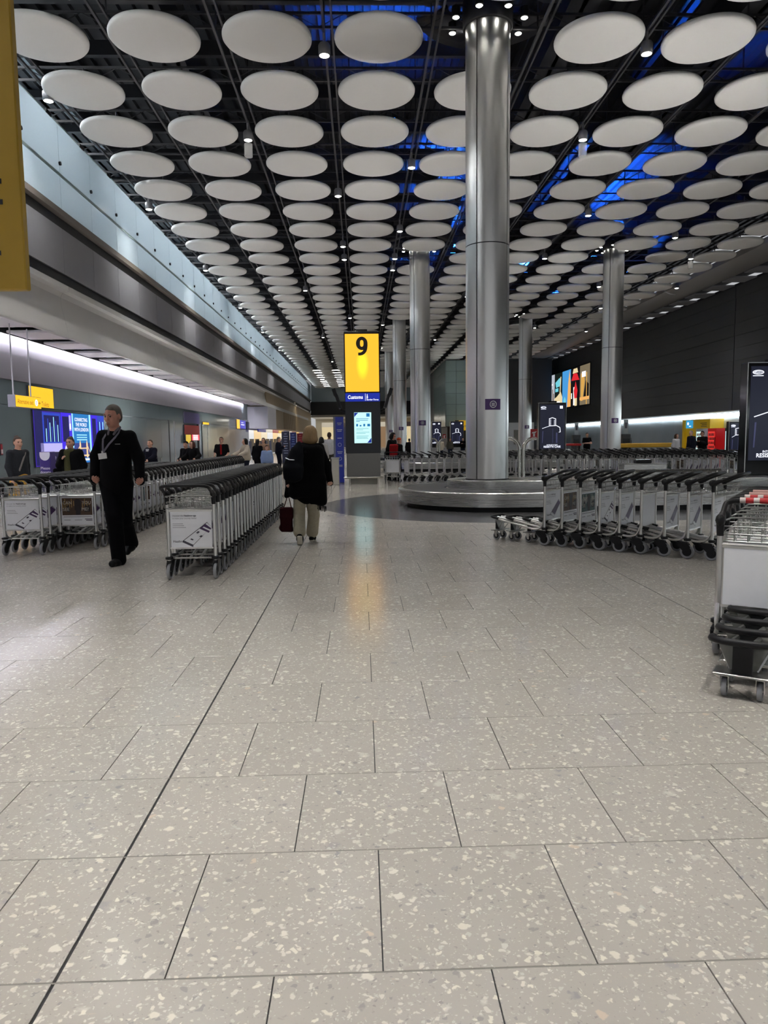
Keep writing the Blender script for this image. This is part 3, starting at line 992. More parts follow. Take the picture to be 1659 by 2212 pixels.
# ================================================================== CAROUSELS
CAR_X, CAR_R = 2.9, 2.1
RUBBER = mat('belt_rubber', (.045, .045, .047), .42, noise=.2, nscale=6)
def stadium(R, x1, n=36):
    """points from the far straight side round the left end to the near straight side (relative to centre y)"""
    pts = [(x1, R)]
    for i in range(n + 1):
        a = math.pi / 2 + math.pi * i / n
        pts.append((CAR_X + R * math.cos(a), R * math.sin(a)))
    pts.append((x1, -R))
    return pts
def wall_strip(mb, prof, x1, mi=0):
    """prof: list of (R, z) swept round the stadium"""
    rows = [[(x, y, z) for x, y in stadium(R, x1)] for R, z in prof]
    n = len(rows[0]); vs = [p for r in rows for p in r]
    fs = []
    for k in range(len(rows) - 1):
        for i in range(n - 1):
            fs.append((k * n + i, k * n + i + 1, (k + 1) * n + i + 1, (k + 1) * n + i))
    mb.add(vs, fs, mi)
def carousel(cy, label, x1, slats):
    t = thing('baggage_carousel', label, 'carousel', (0, cy, 0), 0, 'baggage carousels')
    mb = MB(); wall_strip(mb, [(1.9, 0), (1.9, .12), (2.0, .12)], x1); mb.build('recessed_base', MATTE_BLACK, t, smooth=True, angle=30)
    mb = MB(); wall_strip(mb, [(2.0, .10), (CAR_R, .10), (CAR_R, .238), (CAR_R - .006, .242), (CAR_R - .006, .246), (CAR_R, .25), (CAR_R, .365), (CAR_R - .02, .38), (2.0, .38), (2.0, .345), (1.0, .345)], x1)
    mb.build('rim', STEELH, t, smooth=True, angle=30)
    mb = MB(); wall_strip(mb, [(1.03, .34), (1.03, .36), (1.0, .365), (1.0, .54), (.985, .548)], x1)
    top = stadium(.985, x1)
    mb.add([(x, y, .548) for x, y in top], [tuple(range(len(top)))])
    mb.build('plinth', STEELH, t, smooth=True, angle=30)
    if slats:
        # overlapping belt plates: the curved end and the near straight run
        def plate(p0, p1, q0, q1, z):
            return [(p0[0], p0[1], z), (p1[0], p1[1], z - .006), (q1[0], q1[1], z - .006), (q0[0], q0[1], z)]
        n = 26
        for i in range(n):
            a0 = math.pi / 2 + math.pi * i / n; a1 = math.pi / 2 + math.pi * (i + 1.12) / n
            f = lambda R, a: (CAR_X + R * math.cos(a), R * math.sin(a))
            MB().add(plate(f(1.985, a0), f(1.985, a1), f(1.075, a0 - .1), f(1.075, a1 - .1), .366), [(0, 3, 2, 1)]).build('belt_plate', RUBBER, t)
        me = None
        k = 0
        xx = CAR_X
        while xx < x1 - .3:
            if me is None:
                o = MB().add([(0, -1.985, .366), (.28, -1.985, .36), (.34, -1.075, .36), (.06, -1.075, .366)], [(0, 1, 2, 3)]).build('belt_plate', RUBBER, t); me = o.data
            else:
                o = link('belt_plate', me, t)
            o.location = (xx, 0, 0); xx += .25; k += 1
    else:
        mb = MB(); wall_strip(mb, [(1.985, .362), (1.07, .362)], x1); mb.build('belt', RUBBER, t)
    return t
carousel(16.05, 'stainless steel baggage carousel around the nearest pillar', 15.0, True)
carousel(34.05, 'second baggage carousel back, around the second pillar behind the trolleys', 15.0, False)
carousel(52.05, 'third baggage carousel back, mostly hidden behind trolleys', 15.0, False)
carousel(70.05, 'farthest baggage carousel, under the two tiny totems', 15.0, False)


POLE = steel('pole_steel', (.55, .53, .49), .22)
RED = mat('red_plate', srgb(170, 22, 26), .4)
def poles(cy, label):
    t = thing('curved_poles', label, 'steel poles', (0, cy, .54), 0, 'curved poles on the carousel plinths')
    for s, bx_ in ((-1, 3.60), (1, 3.69)):
        pts = [(bx_, .45, 0), (bx_, .45, .62)]
        for i in range(1, 9):
            a = math.pi / 2 * i / 8
            pts.append((bx_ + s * .22 * (1 - math.cos(a)), .45, .62 + .27 * math.sin(a)))
        pts.append((bx_ + s * .30, .45, .895))
        MB().tube(pts, .042, 12).build('pole', POLE, t, smooth=True)
    sg = MB().bx(3.84, 4.00, .40, .415, .90, 1.10).build('sign_plate', RED, t)
    mb = MB()
    mb.prism([(-.05, .0), (.03, .01), (.06, .05), (.02, .04), (-.04, .03)], (3.92, .40, 1.0), (1, 0, 0), (0, 0, 1), (0, -1, 0), .002)
    mb.bx(3.90, 3.94, .397, .40, .93, 1.0)
    mb.bx(3.86, 3.98, .397, .40, .91, .918)
    mb.build('pictogram', WHITE_INK, sg)
    return t
poles(16.05, 'pair of curved steel poles with red sign on the near carousel')
poles(34.05, 'small distant curved steel poles with red sign on the second carousel')
t = thing('service_box', 'low stainless steel box on the near carousel plinth behind the short trolley row', 'metal box', (6.55, 16.75, .545))
MB().cbox((0, 0, .13), (1.0, .35, .26), .01).build('body', STEELH, t)
MB().cbox((0, 0, .265), (1.03, .38, .015), .004).build('lid', STEELH, t)
t = thing('guard_rail', 'steel guard rail at the belt edge beside the black screen totem', 'rail', (5.0, 13.45, 0))
MB().tube([(-.2, 0, .80), (1.75, 0, .80)], .028, 8).build('top_rail', POLE, t, smooth=True)
for x in (.1, 1.68):
    MB().tube([(x, 0, .0), (x, 0, .79)], .03, 8).build('post', POLE, t, smooth=True)

# ================================================================== SCREEN TOTEMS
SCREEN_DK = emat('dark_screen', srgb(22, 24, 40), 1.0)
SCREEN_WH = emat('white_pixels', (.85, .88, 1.0), 1.3)
SCREEN_MID = emat('dim_pixels', srgb(58, 60, 92), 1.0)
def oval(cx, cz, rx, rz, n=24):
    return [(cx + rx * math.cos(2 * math.pi * i / n), cz + rz * math.sin(2 * math.pi * i / n)) for i in range(n)]
def totem(x, y, label, w=1.32, zb=.545, h=2.5, d=.3):
    t = thing('screen_totem', label, 'advertising screen', (x, y, zb), 0, 'black advertising totems')
    MB().cbox((w / 2, d / 2, h / 2), (w, d, h), .012).build('casing', mat('gloss_black', (.006, .006, .007), .12), t)
    mb = MB()
    for x0, x1, z0, z1 in ((0, .018, 0, h), (w - .018, w, 0, h), (0, w, h - .018, h)):
        mb.bx(x0, x1, -.012, 0, z0, z1)
    mb.build('edge_trim', ALU, t)
    s0, s1, z0, z1 = .08, w - .08, .33, h - .09
    sc = MB().bx(s0, s1, -.006, 0, z0, z1).build('screen', SCREEN_DK, t)
    mb = MB()
    O = (0, -.008, 0); A = ((1, 0, 0), (0, 0, 1), (0, -1, 0))
    P = lambda poly, mi: mb.prism(poly, O, *A, .0015, mi)
    cw = s1 - s0
    # logo oval, square, suitcase line drawing, caption
    lx, lz = s0 + .16, z1 - .13
    P(oval(lx, lz, .13, .05), 0); P(oval(lx, lz - .002, .115, .036), 2)
    P([(lx - .09, lz - .012), (lx + .09, lz - .012), (lx + .09, lz + .012), (lx - .09, lz + .012)], 0)
    P([(lx - .12, lz - .085), (lx + .12, lz - .085), (lx + .12, lz - .068), (lx - .12, lz - .068)], 0)
    rx = s1 - .16
    P([(rx - .07, lz - .06), (rx + .07, lz - .06), (rx + .07, lz + .07), (rx - .07, lz + .07)], 0)
    cx = (s0 + s1) / 2
    def bar(a, b, th, mi=0):
        a, b = Vector(a), Vector(b); dv = (b - a).normalized(); nn = Vector((-dv.y, dv.x)) * th / 2
        P([tuple(a - nn), tuple(b - nn), tuple(b + nn), tuple(a + nn)], mi)
    bar((cx - .14, 1.42), (cx - .14, 1.75), .028); bar((cx - .08, 1.40), (cx - .08, 1.72), .018)
    bar((cx + .16, 1.42), (cx + .16, 1.74), .028); bar((cx + .10, 1.42), (cx + .10, 1.70), .018)
    bar((cx - .15, 1.75), (cx + .0, 1.80), .03); bar((cx, 1.80), (cx + .17, 1.74), .03)
    bar((s0 + .1, 1.30), (cx - .1, 1.42), .02); bar((cx - .1, 1.42), (cx + .2, 1.43), .03); bar((cx + .2, 1.43), (cx + .36, 1.34), .03)
    bar((cx + .36, 1.34), (cx + .38, 1.12), .03); bar((cx + .38, 1.12), (cx + .31, 1.12), .02)
    P([(s0 + .1, .62), (s0 + .13, .62), (s0 + .16, 1.18), (s0 + .12, 1.18)], 1)
    P([(cx + .02, .62), (cx + .04, .62), (cx + .04, 1.3), (cx + .02, 1.3)], 1)
    P([(cx + .18, .62), (cx + .25, .62), (cx + .25, 1.1), (cx + .18, 1.1)], 1)
    mb.text('INTRODUCING', (cx, -.0095, .50), (1, 0, 0), (0, 0, 1), .075, 0, 'C', .01)
    mb.text("RESIST'N CASE", (cx, -.0095, .40), (1, 0, 0), (0, 0, 1), .125, 0, 'C', .02)
    mb.build('artwork', [SCREEN_WH, SCREEN_MID, SCREEN_DK], sc)
    return t
def uplight(x, y, z, w, label):  # invented lamp with a dark lens, added to brighten the disc undersides
    t = thing('added_uplighter', label, 'added_uplighter', (x, y, z), 0, 'lamps added to brighten the discs')
    MB().cbox((0, 0, .04), (.36, .2, .08), .012).build('body', BLACK, t)
    MB().bx(-.16, .16, -.08, .08, .08, .084).build('lens', mat('added_lamp_glass', (.05, .05, .05), .1), t)
    light('SPOT', 'added_uplight_beam', (x, y, z + .12), w, (1.0, .98, .95), aim=(x, y, z + 5), spot_size=math.radians(150), spot_blend=.6, shadow_soft_size=.15)
totem(8.56, 16.0, 'large black screen totem with suitcase outline cut by the right frame edge')
totem(8.30, 34.0, 'black screen totem with suitcase outline below the video screen')
totem(8.55, 70.0, 'tiny distant black screen totem between the first two pillars, right of the other', 1.3)
totem(6.78, 70.3, 'tiny distant black screen totem just right of the second pillar', .95)

uplight(6.55, 16.75, .82, 700, 'black lamp added on the low steel box of the near carousel')
uplight(-7.4, 11.0, 0, 500, 'black floor lamp added at the left wall, nearest to the camera')
uplight(-7.4, 28.5, 0, 500, 'black floor lamp added at the left wall beyond the leaning travellers')
uplight(-7.4, 45, 0, 500, 'black floor lamp added at the left wall near the far doorway')
uplight(9.25, 16.15, 3.045, 260, 'black lamp added on top of the large right screen totem')
uplight(9.0, 34.15, 3.045, 260, 'black lamp added on top of the totem below the video screen')
uplight(9.2, 70.15, 3.045, 330, 'black lamp added on top of the tiny right totem')
uplight(.05, 23.9, 4.9, 80, 'black lamp added on top of the number nine kiosk')
# ================================================================== NUMBER 9 KIOSK
YEL = emat('yellow_lightbox', srgb(255, 190, 40), 1.12)
YEL_HOT = emat('yellow_lightbox_hot', srgb(255, 232, 40), 1.2)
BLUE_SIGN = emat('blue_lightbox', srgb(12, 36, 150), 1.0)
SIGN_WHITE = emat('sign_white', (.9, .93, 1), 1.15)
PALE_SCREEN = emat('pale_screen', srgb(190, 240, 240), 1.1)
CHARCOAL = mat('charcoal_cabinet', srgb(30, 33, 38), .4)
MIDGREY = mat('grey_cabinet', srgb(104, 104, 102), .45)
def yellow_box():
    m = bpy.data.materials.new('yellow_lightbox_glow'); m.use_nodes = True
    nt = m.node_tree; N = nt.nodes; L = nt.links; b = N['Principled BSDF']
    tc = N.new('ShaderNodeTexCoord'); mp = N.new('ShaderNodeMapping')
    mp.inputs['Location'].default_value = (-.06, 0, .08); mp.inputs['Scale'].default_value = (4.6, 0, 1.9)
    g = N.new('ShaderNodeTexGradient'); g.gradient_type = 'SPHERICAL'
    L.new(tc.outputs['Object'], mp.inputs['Vector']); L.new(mp.outputs[0], g.inputs[0])
    cr = N.new('ShaderNodeValToRGB')
    cr.color_ramp.elements[0].color = srgb(250, 180, 38) + (1,); cr.color_ramp.elements[0].position = .0
    cr.color_ramp.elements[1].color = srgb(255, 245, 40) + (1,); cr.color_ramp.elements[1].position = .8
    L.new(g.outputs[0], cr.inputs[0]); L.new(cr.outputs[0], b.inputs['Emission Color'])
    b.inputs['Emission Strength'].default_value = 1.15
    b.inputs['Base Color'].default_value = (.04, .03, .005, 1); b.inputs['Roughness'].default_value = .2
    return m
def nine():
    # figure nine: heavy round bowl with a curved tail
    mb = MB()
    cx, cz = .0, .62
    n = 40
    vs = []
    for i in range(n):
        a = 2 * math.pi * i / n
        wd = .052 + .012 * abs(math.cos(a))
        ro, ri = (.185, .21), (.185 - 2 * wd, .21 - .105)
        vs += [(cx + ro[0] * math.cos(a), 0, cz + ro[1] * math.sin(a)), (cx + ri[0] * math.cos(a), 0, cz + ri[1] * math.sin(a))]
    mb.add(vs, [(2 * i, 2 * ((i + 1) % n), 2 * ((i + 1) % n) + 1, 2 * i + 1) for i in range(n)])
    path = [(.128, .64, .057), (.128, .55, .057), (.118, .46, .057), (.095, .385, .055), (.055, .33, .052), (.0, .298, .05), (-.06, .285, .047), (-.12, .288, .045)]
    vs = []
    for i, (x, z, w) in enumerate(path):
        x0, z0, _ = path[max(i - 1, 0)]; x1, z1, _ = path[min(i + 1, len(path) - 1)]
        d = Vector((x1 - x0, z1 - z0)).normalized(); nn = Vector((-d.y, d.x))
        vs += [(x + nn.x * w, -.001, z + nn.y * w), (x - nn.x * w, -.001, z - nn.y * w)]
    mb.add(vs, [(2 * i, 2 * i + 1, 2 * i + 3, 2 * i + 2) for i in range(len(path) - 1)])
    return mb
k9 = thing('reclaim_kiosk', 'tall dark kiosk with lit yellow number nine and blue customs strip', 'kiosk', (0.05, 23.6, 0))
kx0, kx1 = -.57, .57
MB().cbox((0, .3, 2.95), (1.14, .5, 3.9), .01).build('cabinet', CHARCOAL, k9)
MB().bx(-.55, .55, .05, .55, .24, 1.0).build('lower_cabinet', MIDGREY, k9)
MB().bx(-.45, .45, .12, .5, 0, .24).build('plinth', mat('plinth_stone', srgb(130, 128, 120), .5), k9)
lb = MB().box((0, 0, 0), (1.08, .03, 1.84)).build('number_lightbox', yellow_box(), k9); lb.location = (0, .04, 3.89)
fr = MB()
for a in ((-.575, -.54, .02, .06, 2.96, 4.86), (.54, .575, .02, .06, 2.96, 4.86), (-.575, .575, .02, .06, 4.81, 4.86), (-.575, .575, .02, .06, 2.94, 2.98)):
    fr.bx(*a)
fr.build('lightbox_frame', BLACK, k9)
nm = nine().build('numeral', mat('black_numeral', (.012, .006, .003), .5), lb)
nm.location = (0, -.018, 0)
cs = MB().bx(-.555, .555, .03, .05, 2.67, 2.94).build('customs_strip', BLUE_SIGN, k9)
mb = MB()
mb.text('Customs', (-.48, .026, 2.755), (1, 0, 0), (0, 0, 1), .165, 0, 'L', .022, .82)
mb.bx(.085, .095, .024, .03, 2.69, 2.92)
mb.text('Border Force', (.125, .026, 2.70), (1, 0, 0), (0, 0, 1), .082, 0, 'L', .012, .86)
mb.bx(.13, .17, .024, .03, 2.79, 2.84); mb.bx(.14, .16, .024, .03, 2.84, 2.9); mb.bx(.125, .175, .024, .03, 2.77, 2.785)
mb.build('printed_text', SIGN_WHITE, cs)
sc = MB().bx(-.285, .27, .035, .05, 1.33, 2.32).build('screen', PALE_SCREEN, k9)
NAVY_PX = emat('navy_pixels', srgb(16, 40, 140), 1.0); TEAL_PX = emat('teal_pixels', srgb(20, 110, 170), 1.0); GREY_PX = emat('grey_pixels', srgb(120, 175, 185), 1.0)
mb = MB(); O = (0, .034, 0); A = ((1, 0, 0), (0, 0, 1), (0, -1, 0))
P = lambda poly, mi: mb.prism(poly, O, *A, .002, mi)
R4 = lambda x0, x1, z0, z1: [(x0, z0), (x1, z0), (x1, z1), (x0, z1)]
P([(-.28, 2.31), (-.28, 2.17), (-.15, 2.31)], 0); P([(.265, 1.34), (.265, 1.5), (.13, 1.34)], 0); P(R4(.11, .22, 2.18, 2.29), 1)
for k, (z, w) in enumerate(((2.12, .40), (2.07, .38), (2.03, .12), (1.80, .40), (1.76, .22), (1.68, .42), (1.64, .30), (1.56, .40), (1.52, .36), (1.48, .38))):
    P(R4(-.22, -.22 + w, z - .008, z + .008), 2 if k > 2 else 1)
for x in (-.20, -.09, .03, .16):
    P(R4(x - .02, x + (.04 if x < .1 else .07), 1.87, 1.87 + (.08 if x != -.09 else .045)), 1)
mb.build('page', [NAVY_PX, TEAL_PX, GREY_PX], sc)
bump = MB()
bump.tube([(-.62, -.12, .22), (.62, -.12, .22)], .035, 8)
for x in (-.45, .45):
    bump.tube([(x, -.12, 0), (x, -.12, .22)], .03, 8)
for x in (-.62, .62):
    bump.tube([(x, -.12, .22), (x, .5, .22)], .035, 8)
bump.build('bumper_rail', POLE, k9, smooth=True)
for s in (-1, 1):                                       # angled flight screens seen edge-on
    mb = MB()
    ax = Vector((s * .30, 0, 1)).normalized(); ay = Vector((0, 1, 0)); az = ax.cross(ay)
    mb.box((s * .79, .3, 2.68), (.09, .95, .45), 0, 0, (az, ay, ax))
    mb.box((s * .90, .3, 2.97), (.11, .9, .22), 0, 0, (az, ay, ax))
    mb.tube([(s * .56, .3, 2.36), (s * .72, .3, 2.42)], .05, 8)
    mb.build('side_screen', BLACK, k9)
# litter bin and info totem beside it
t = thing('litter_bin', 'slim stainless litter bin left of the number kiosk', 'bin', (-.86, 23.45, 0))
MB().cbox((0, 0, .42), (.24, .24, .84), .012).build('body', mat('bin_steel', (.50, .48, .42), .32, .8), t)
MB().cbox((0, 0, .865), (.27, .27, .05), .01).build('lid', STEELH, t)
t = thing('information_totem', 'narrow blue information totem with white text left of the kiosk', 'totem', (-.80, 24.3, 0))
MB().bx(-.14, .20, .02, .3, 0, 2.22).build('casing', mat('totem_grey', srgb(120, 124, 140), .4), t)
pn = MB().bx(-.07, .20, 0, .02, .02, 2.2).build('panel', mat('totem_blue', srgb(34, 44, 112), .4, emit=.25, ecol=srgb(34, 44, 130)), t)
mb = MB()
for z, w in ((2.0, .16), (1.95, .12), (1.78, .18), (1.73, .14), (1.5, .15), (1.05, .18), (1.0, .14), (.6, .16), (.56, .16)):
    mb.bx(.065 - w / 2, .065 + w / 2, -.004, 0, z - .012, z + .012)
for z in (1.28, .82):
    add_ring(mb, (.065, -.004, z), (1, 0, 0), (0, 0, 1), .05, .062, 16, 0)
mb.build('print', mat('totem_white', (.6, .62, .7), .5), pn)
# standing banners near the shop fronts
for k, (xa, xb, c, nm, c2) in enumerate(((608, 625, (20, 26, 52), 'navy', (150, 160, 190)), (626, 640, (34, 46, 104), 'mid blue', (130, 150, 210)), (641, 655, (126, 26, 36), 'dark red', (200, 90, 90)))):
    a, b_ = ony(xa, 932 + 2 * k, 46.0 + 2 * k), ony(xb, 932 + 2 * k, 46.0 + 2 * k)
    t = thing('standing_banner', 'tall %s banner with printed lines behind the walking woman' % nm, 'banner', ((a.x + b_.x) / 2, 46.0 + 2 * k, 0), 0, 'banners by the shops')
    w = b_.x - a.x
    pn = MB().bx(-w / 2, w / 2, 0, .08, .02, a.z).build('panel', mat('banner_' + nm.replace(' ', '_'), srgb(*c), .5), t)
    MB().bx(-w / 2 - .04, w / 2 + .04, -.15, .25, 0, .03).build('foot', BLACK, t)
    mb = MB()
    for i in range(9):
        ww = w * (.3 + .35 * ((i * 37) % 10) / 10)
        mb.bx(-ww / 2, ww / 2, -.004, 0, a.z - .18 - .15 * i, a.z - .14 - .15 * i)
    mb.build('print', mat('banner_print_' + nm.replace(' ', '_'), srgb(*c2), .5), pn)

# ================================================================== LUGGAGE TROLLEYS
# local axes: x across, +y towards the nose, z up; origin on the floor under the rear posts
def arcpts(pts, n=4):
    """round the inner corners of a polyline"""
    pts = [Vector(p) for p in pts]
    out = [pts[0]]
    for i in range(1, len(pts) - 1):
        a, b_, c = pts[i - 1], pts[i], pts[i + 1]
        r = min((a - b_).length, (c - b_).length) * .45
        p0 = b_ + (a - b_).normalized() * r; p1 = b_ + (c - b_).normalized() * r
        for k in range(n + 1):
            u = k / n
            out.append(p0 * (1 - u) ** 2 + b_ * 2 * u * (1 - u) + p1 * u * u)
    out.append(pts[-1])
    return out
def tmesh(name, mb, mats, smooth=True, angle=50):
    o = mb.build(name, mats, smooth=smooth, angle=angle)
    me = o.data
    bpy.data.objects.remove(o)
    return me
HW = .245
fr = MB()
for s in (-1, 1):
    fr.tube([(s * HW, 0, .20), (s * HW, 0, .84)], .0185, 8)
    fr.tube(arcpts([(s * HW, 0, .36), (s * HW, .05, .235), (s * .225, .16, .205), (s * .15, .84, .318)]), .0145, 6)
    fr.tube([(s * .055, .13, .208), (s * .055, .84, .322)], .0145, 6)
fr.tube([(-.225, .14, .205), (.225, .14, .205)], .011, 6)
fr.tube([(-.19, .47, .258), (.19, .47, .258)], .009, 6)
fr.tube([(-HW, 0, .745), (HW, 0, .745)], .010, 6)
fr.bx(-HW, HW, -.006, .006, .722, .742)
fr.bx(-HW, HW, -.006, .006, .325, .342)
FRAME_ME = tmesh('frame', fr, CHROME)
hd = MB()
for s in (-1, 1):
    hd.tube([(s * HW, 0, .80), (s * HW, 0, .90)], [.022, .027], 8)
    hd.sphere((s * HW, .005, .905), (.032, .05, .042), 8, 6)
    hd.tube([(s * HW, .0, .90), (s * HW, -.09, .94)], [.034, .02], 8)
hd.tube(arcpts([(-HW, -.03, .91), (-HW, -.24, 1.0), (-HW + .06, -.285, 1.015), (HW - .06, -.285, 1.015), (HW, -.24, 1.0), (HW, -.03, .91)]), .0175, 8)
HANDLE_ME = tmesh('handle', hd, BLACK)
bk = MB()
def wire(p): bk.tube(p, .0042, 4, 0, False)
for y, z in ((-.01, .765), (-.05, .762), (-.10, .765), (-.15, .775)):
    wire([(-.225, y, z), (.225, y, z)])
wire(arcpts([(-.225, 0, .80), (-.225, -.19, .845), (.225, -.19, .845), (.225, 0, .80)], 2))
bk.tube(arcpts([(-.235, 0, .875), (-.225, -.20, .905), (.225, -.20, .905), (.235, 0, .875)], 2), .006, 5, 0, False)
for x in (-.16, -.08, 0, .08, .16):
    wire([(x, 0, .86), (x, -.01, .765), (x, -.15, .775), (x, -.20, .905)])
wire([(-.23, 0, .865), (.23, 0, .865)]); wire([(-.23, 0, .815), (.23, 0, .815)])
BASKET_ME = tmesh('basket', bk, mat('basket_wire', (.36, .36, .35), .38, .9))
ns = MB()
ns.tube(arcpts([(-.165, .76, .313), (-.165, .86, .33), (-.10, .915, .332), (.10, .915, .332), (.165, .86, .33), (.165, .76, .313)]), .021, 8)
BUMPER_ME = tmesh('nose_bumper', ns, BLACK)
br = MB()
br.add([(-.13, .84, .31), (.13, .84, .31), (.07, .80, .15), (-.07, .80, .15)], [(0, 1, 2, 3), (3, 2, 1, 0)], 0)
br.bx(-.05, .05, .845, .875, .13, .31, 1)
br.cbox((0, .82, .138), (.30, .15, .014), .004, 2)
for s in (-1, 1):
    br.tube([(s * .07, .80, .15), (s * .14, .72, .29)], .008, 5, 2)
BRACKET_ME = tmesh('nose_bracket', br, [mat('clear_pouch', (.35, .35, .34), .3, alpha=.7), BLACK, mat('dull_chrome', (.34, .34, .33), .35, 1.0)], smooth=False)
def wheel_mesh(r, w, name):
    mb = MB()
    mb.lathe([(r * .66, -w * .42), (r * .9, -w * .5), (r, -w * .25), (r, w * .25), (r * .9, w * .5), (r * .66, w * .42)], n=18, axis='X', mi=0, cap=False)
    mb.lathe([(0, -w * .30), (r * .3, -w * .34), (r * .66, -w * .42)], n=18, axis='X', mi=1, cap=False)
    mb.lathe([(r * .66, w * .42), (r * .3, w * .34), (0, w * .30)], n=18, axis='X', mi=1, cap=False)
    mb.lathe([(0, -w * .62), (r * .12, -w * .6), (r * .12, w * .6), (0, w * .62)], n=8, axis='X', mi=2, cap=False)
    return mb
def rear_wheel():
    mb = wheel_mesh(.083, .034, 'wheel')
    # housing: plate each side of the wheel running to the collar on the post
    for s in (-1, 1):
        mb.prism([(-.03, -.005), (.02, -.012), (.10, .06), (.12, .105), (.0, .118), (-.04, .06)], (s * .021, 0, 0), (0, 1, 0), (0, 0, 1), (s, 0, 0), .006, 3)
    mb.bx(-.026, .026, -.01, .10, .09, .118, 3)
    mb.lathe([(.03, .128), (.042, .135), (.042, .155), (.03, .162)], (0, .0, 0), 12, 3)
    return mb
WHEEL_ME = tmesh('wheel', rear_wheel(), [TYRE, BLACK, CHROME, BLACK])
def castor():
    mb = wheel_mesh(.055, .028, 'castor')
    for s in (-1, 1):
        mb.prism([(-.014, -.014), (.014, -.014), (.035, .068), (-.01, .068)], (s * .019, 0, 0), (0, 1, 0), (0, 0, 1), (s, 0, 0), .003, 2)
    mb.bx(-.022, .022, -.01, .035, .066, .074, 2)
    return mb
CASTOR_ME = tmesh('castor', castor(), [TYRE, BLACK, CHROME])
AMBER = mat('advert_brown', srgb(72, 50, 34), .5, noise=.5, nscale=6); TEALP = mat('advert_teal', srgb(52, 78, 78), .5, noise=.4, nscale=6)
DKFIG = mat('advert_figure', srgb(28, 18, 18), .5); GOLDP = mat('advert_gold', srgb(150, 120, 70), .5, noise=.4, nscale=9); PALEP = mat('advert_letters', srgb(196, 190, 176), .5)
def panel_mesh(kind):
    mb = MB()
    x0, x1, z0, z1 = -.217, .217, .342, .722
    mb.bx(x0, x1, -.004, .004, z0, z1, 0)
    y = -.0052
    O = (0, y + .0012, 0); A = ((1, 0, 0), (0, 0, 1), (0, -1, 0))
    lay = [0]
    def P(poly, mi):
        lay[0] += 1
        mb.prism(poly, O, *A, .0004 + .00012 * lay[0], mi)
    T = lambda s, x, z, size, mi, bold=0.0, sx=1.0: mb.text(s, (x, y - .0040, z), (1, 0, 0), (0, 0, 1), size, mi, 'L', bold, sx)
    R = lambda a, b_, c, d, mi: P([(a, c), (b_, c), (b_, d), (a, d)], mi)
    if kind in ('app', 'phone'):
        T('Discover the', -.195, .672, .026, 2, 0, .85); T('Heathrow app', -.072, .672, .026, 1, .018, .85)
        T('to make your journey better', -.195, .645, .026, 2, 0, .85)
        for k, w in enumerate((.11, .12, .14)):
            R(-.195, -.195 + w, .592 - k * .02, .597 - k * .02, 2)
        T('Heathrow', -.195, .395, .034, 1, .012, .95)
        # phone drawn in isometric view
        c = Vector((.10, .49)); u = Vector((.80, .60)); v = Vector((.62, -.30))
        def Q(a, b_, c2, d, mi, lift=0):
            pts = [c + u * a + v * c2, c + u * b_ + v * c2, c + u * b_ + v * d, c + u * a + v * d]
            pts = [(min(p.x, .212), p.y) for p in pts]
            P(pts, mi)
        if kind == 'app':
            Q(-.175, .155, -.088, .088, 1); Q(-.165, .148, -.078, .078, 0)
            Q(.045, .125, -.078, .078, 3); Q(.07, .088, -.06, .06, 0)
            Q(-.02, .01, -.058, -.028, 1); Q(-.045, -.02, .03, .06, 1); Q(-.12, -.105, -.03, .01, 1)
            P([tuple(c + u * -.175 + v * -.088), tuple(c + u * -.175 + v * .088), tuple(c + u * -.175 + v * .088 + Vector((0, -.016))), tuple(c + u * -.175 + v * -.088 + Vector((0, -.016)))][::-1], 1)
        else:
            Q(-.17, .15, -.085, .085, 2); Q(-.12, .13, -.078, .078, 3); Q(-.165, -.125, -.07, .07, 0)
    elif kind in ('see', 'teal'):
        m0 = 4 if kind == 'see' else 5
        R(-.205, .205, .475, .71, m0)
        random.seed(3)
        for k in range(13):
            xx = -.2 + .03 * k
            R(xx, xx + .012, .56 + .02 * (k % 3), .64 + .03 * ((k * 5) % 3), 7 if kind == 'see' else 8)
        P(oval(.01, .665, .045, .035, 12), 6); R(-.035, .055, .54, .66, 6); R(-.02, .045, .48, .6, 6)
        for xx in (.12, .16, -.12):
            P(oval(xx, .60, .014, .016, 8), 6); R(xx - .018, xx + .018, .52, .59, 6)
        T('CAN', -.195, .625, .062, 8, .0, .95); T('YOU', .07, .625, .062, 8, 0, .95)
        T('SEE', -.195, .535, .062, 8, 0, 1.0); T('ME?', .06, .535, .062, 8, 0, 1.0)
        R(-.19, .19, .448, .456, 2); R(-.185, -.1, .405, .413, 2); R(-.04, .06, .405, .411, 2)
        R(.10, .2, .415, .424, 1); R(.115, .2, .398, .407, 1)
    return tmesh('advert_panel', mb, [WHITE_PRINT, INK, INK_GREY, PURPLE_INK, AMBER, TEALP, DKFIG, GOLDP, PALEP], smooth=False)
PANEL_ME = {k: panel_mesh(k) for k in ('app', 'phone', 'see', 'teal', 'blank')}
rl = MB(); rl.tube([(-.16, -.285, 1.0155), (.16, -.285, 1.0155)], .0200, 10, 0)
for x in (-.15, -.05, .06, .145):
    rl.tube([(x - .018, -.285, 1.0155), (x + .018, -.285, 1.0155)], .0205, 10, 1)
SLEEVE_ME = tmesh('handle_sleeve', rl, [mat('red_sleeve', srgb(190, 40, 44), .45), mat('white_sleeve', srgb(220, 205, 200), .45)])
sleeve_pale = MB(); sleeve_pale.tube([(-.16, -.285, 1.0155), (.16, -.285, 1.0155)], .0200, 10)
SLEEVE2_ME = tmesh('handle_sleeve', sleeve_pale, mat('faded_sleeve', srgb(196, 150, 140), .5))
KINDW = {'app': 'white app advert', 'phone': 'purple phone advert', 'see': 'brown photo advert', 'teal': 'teal photo advert', 'blank': 'blank white panel'}
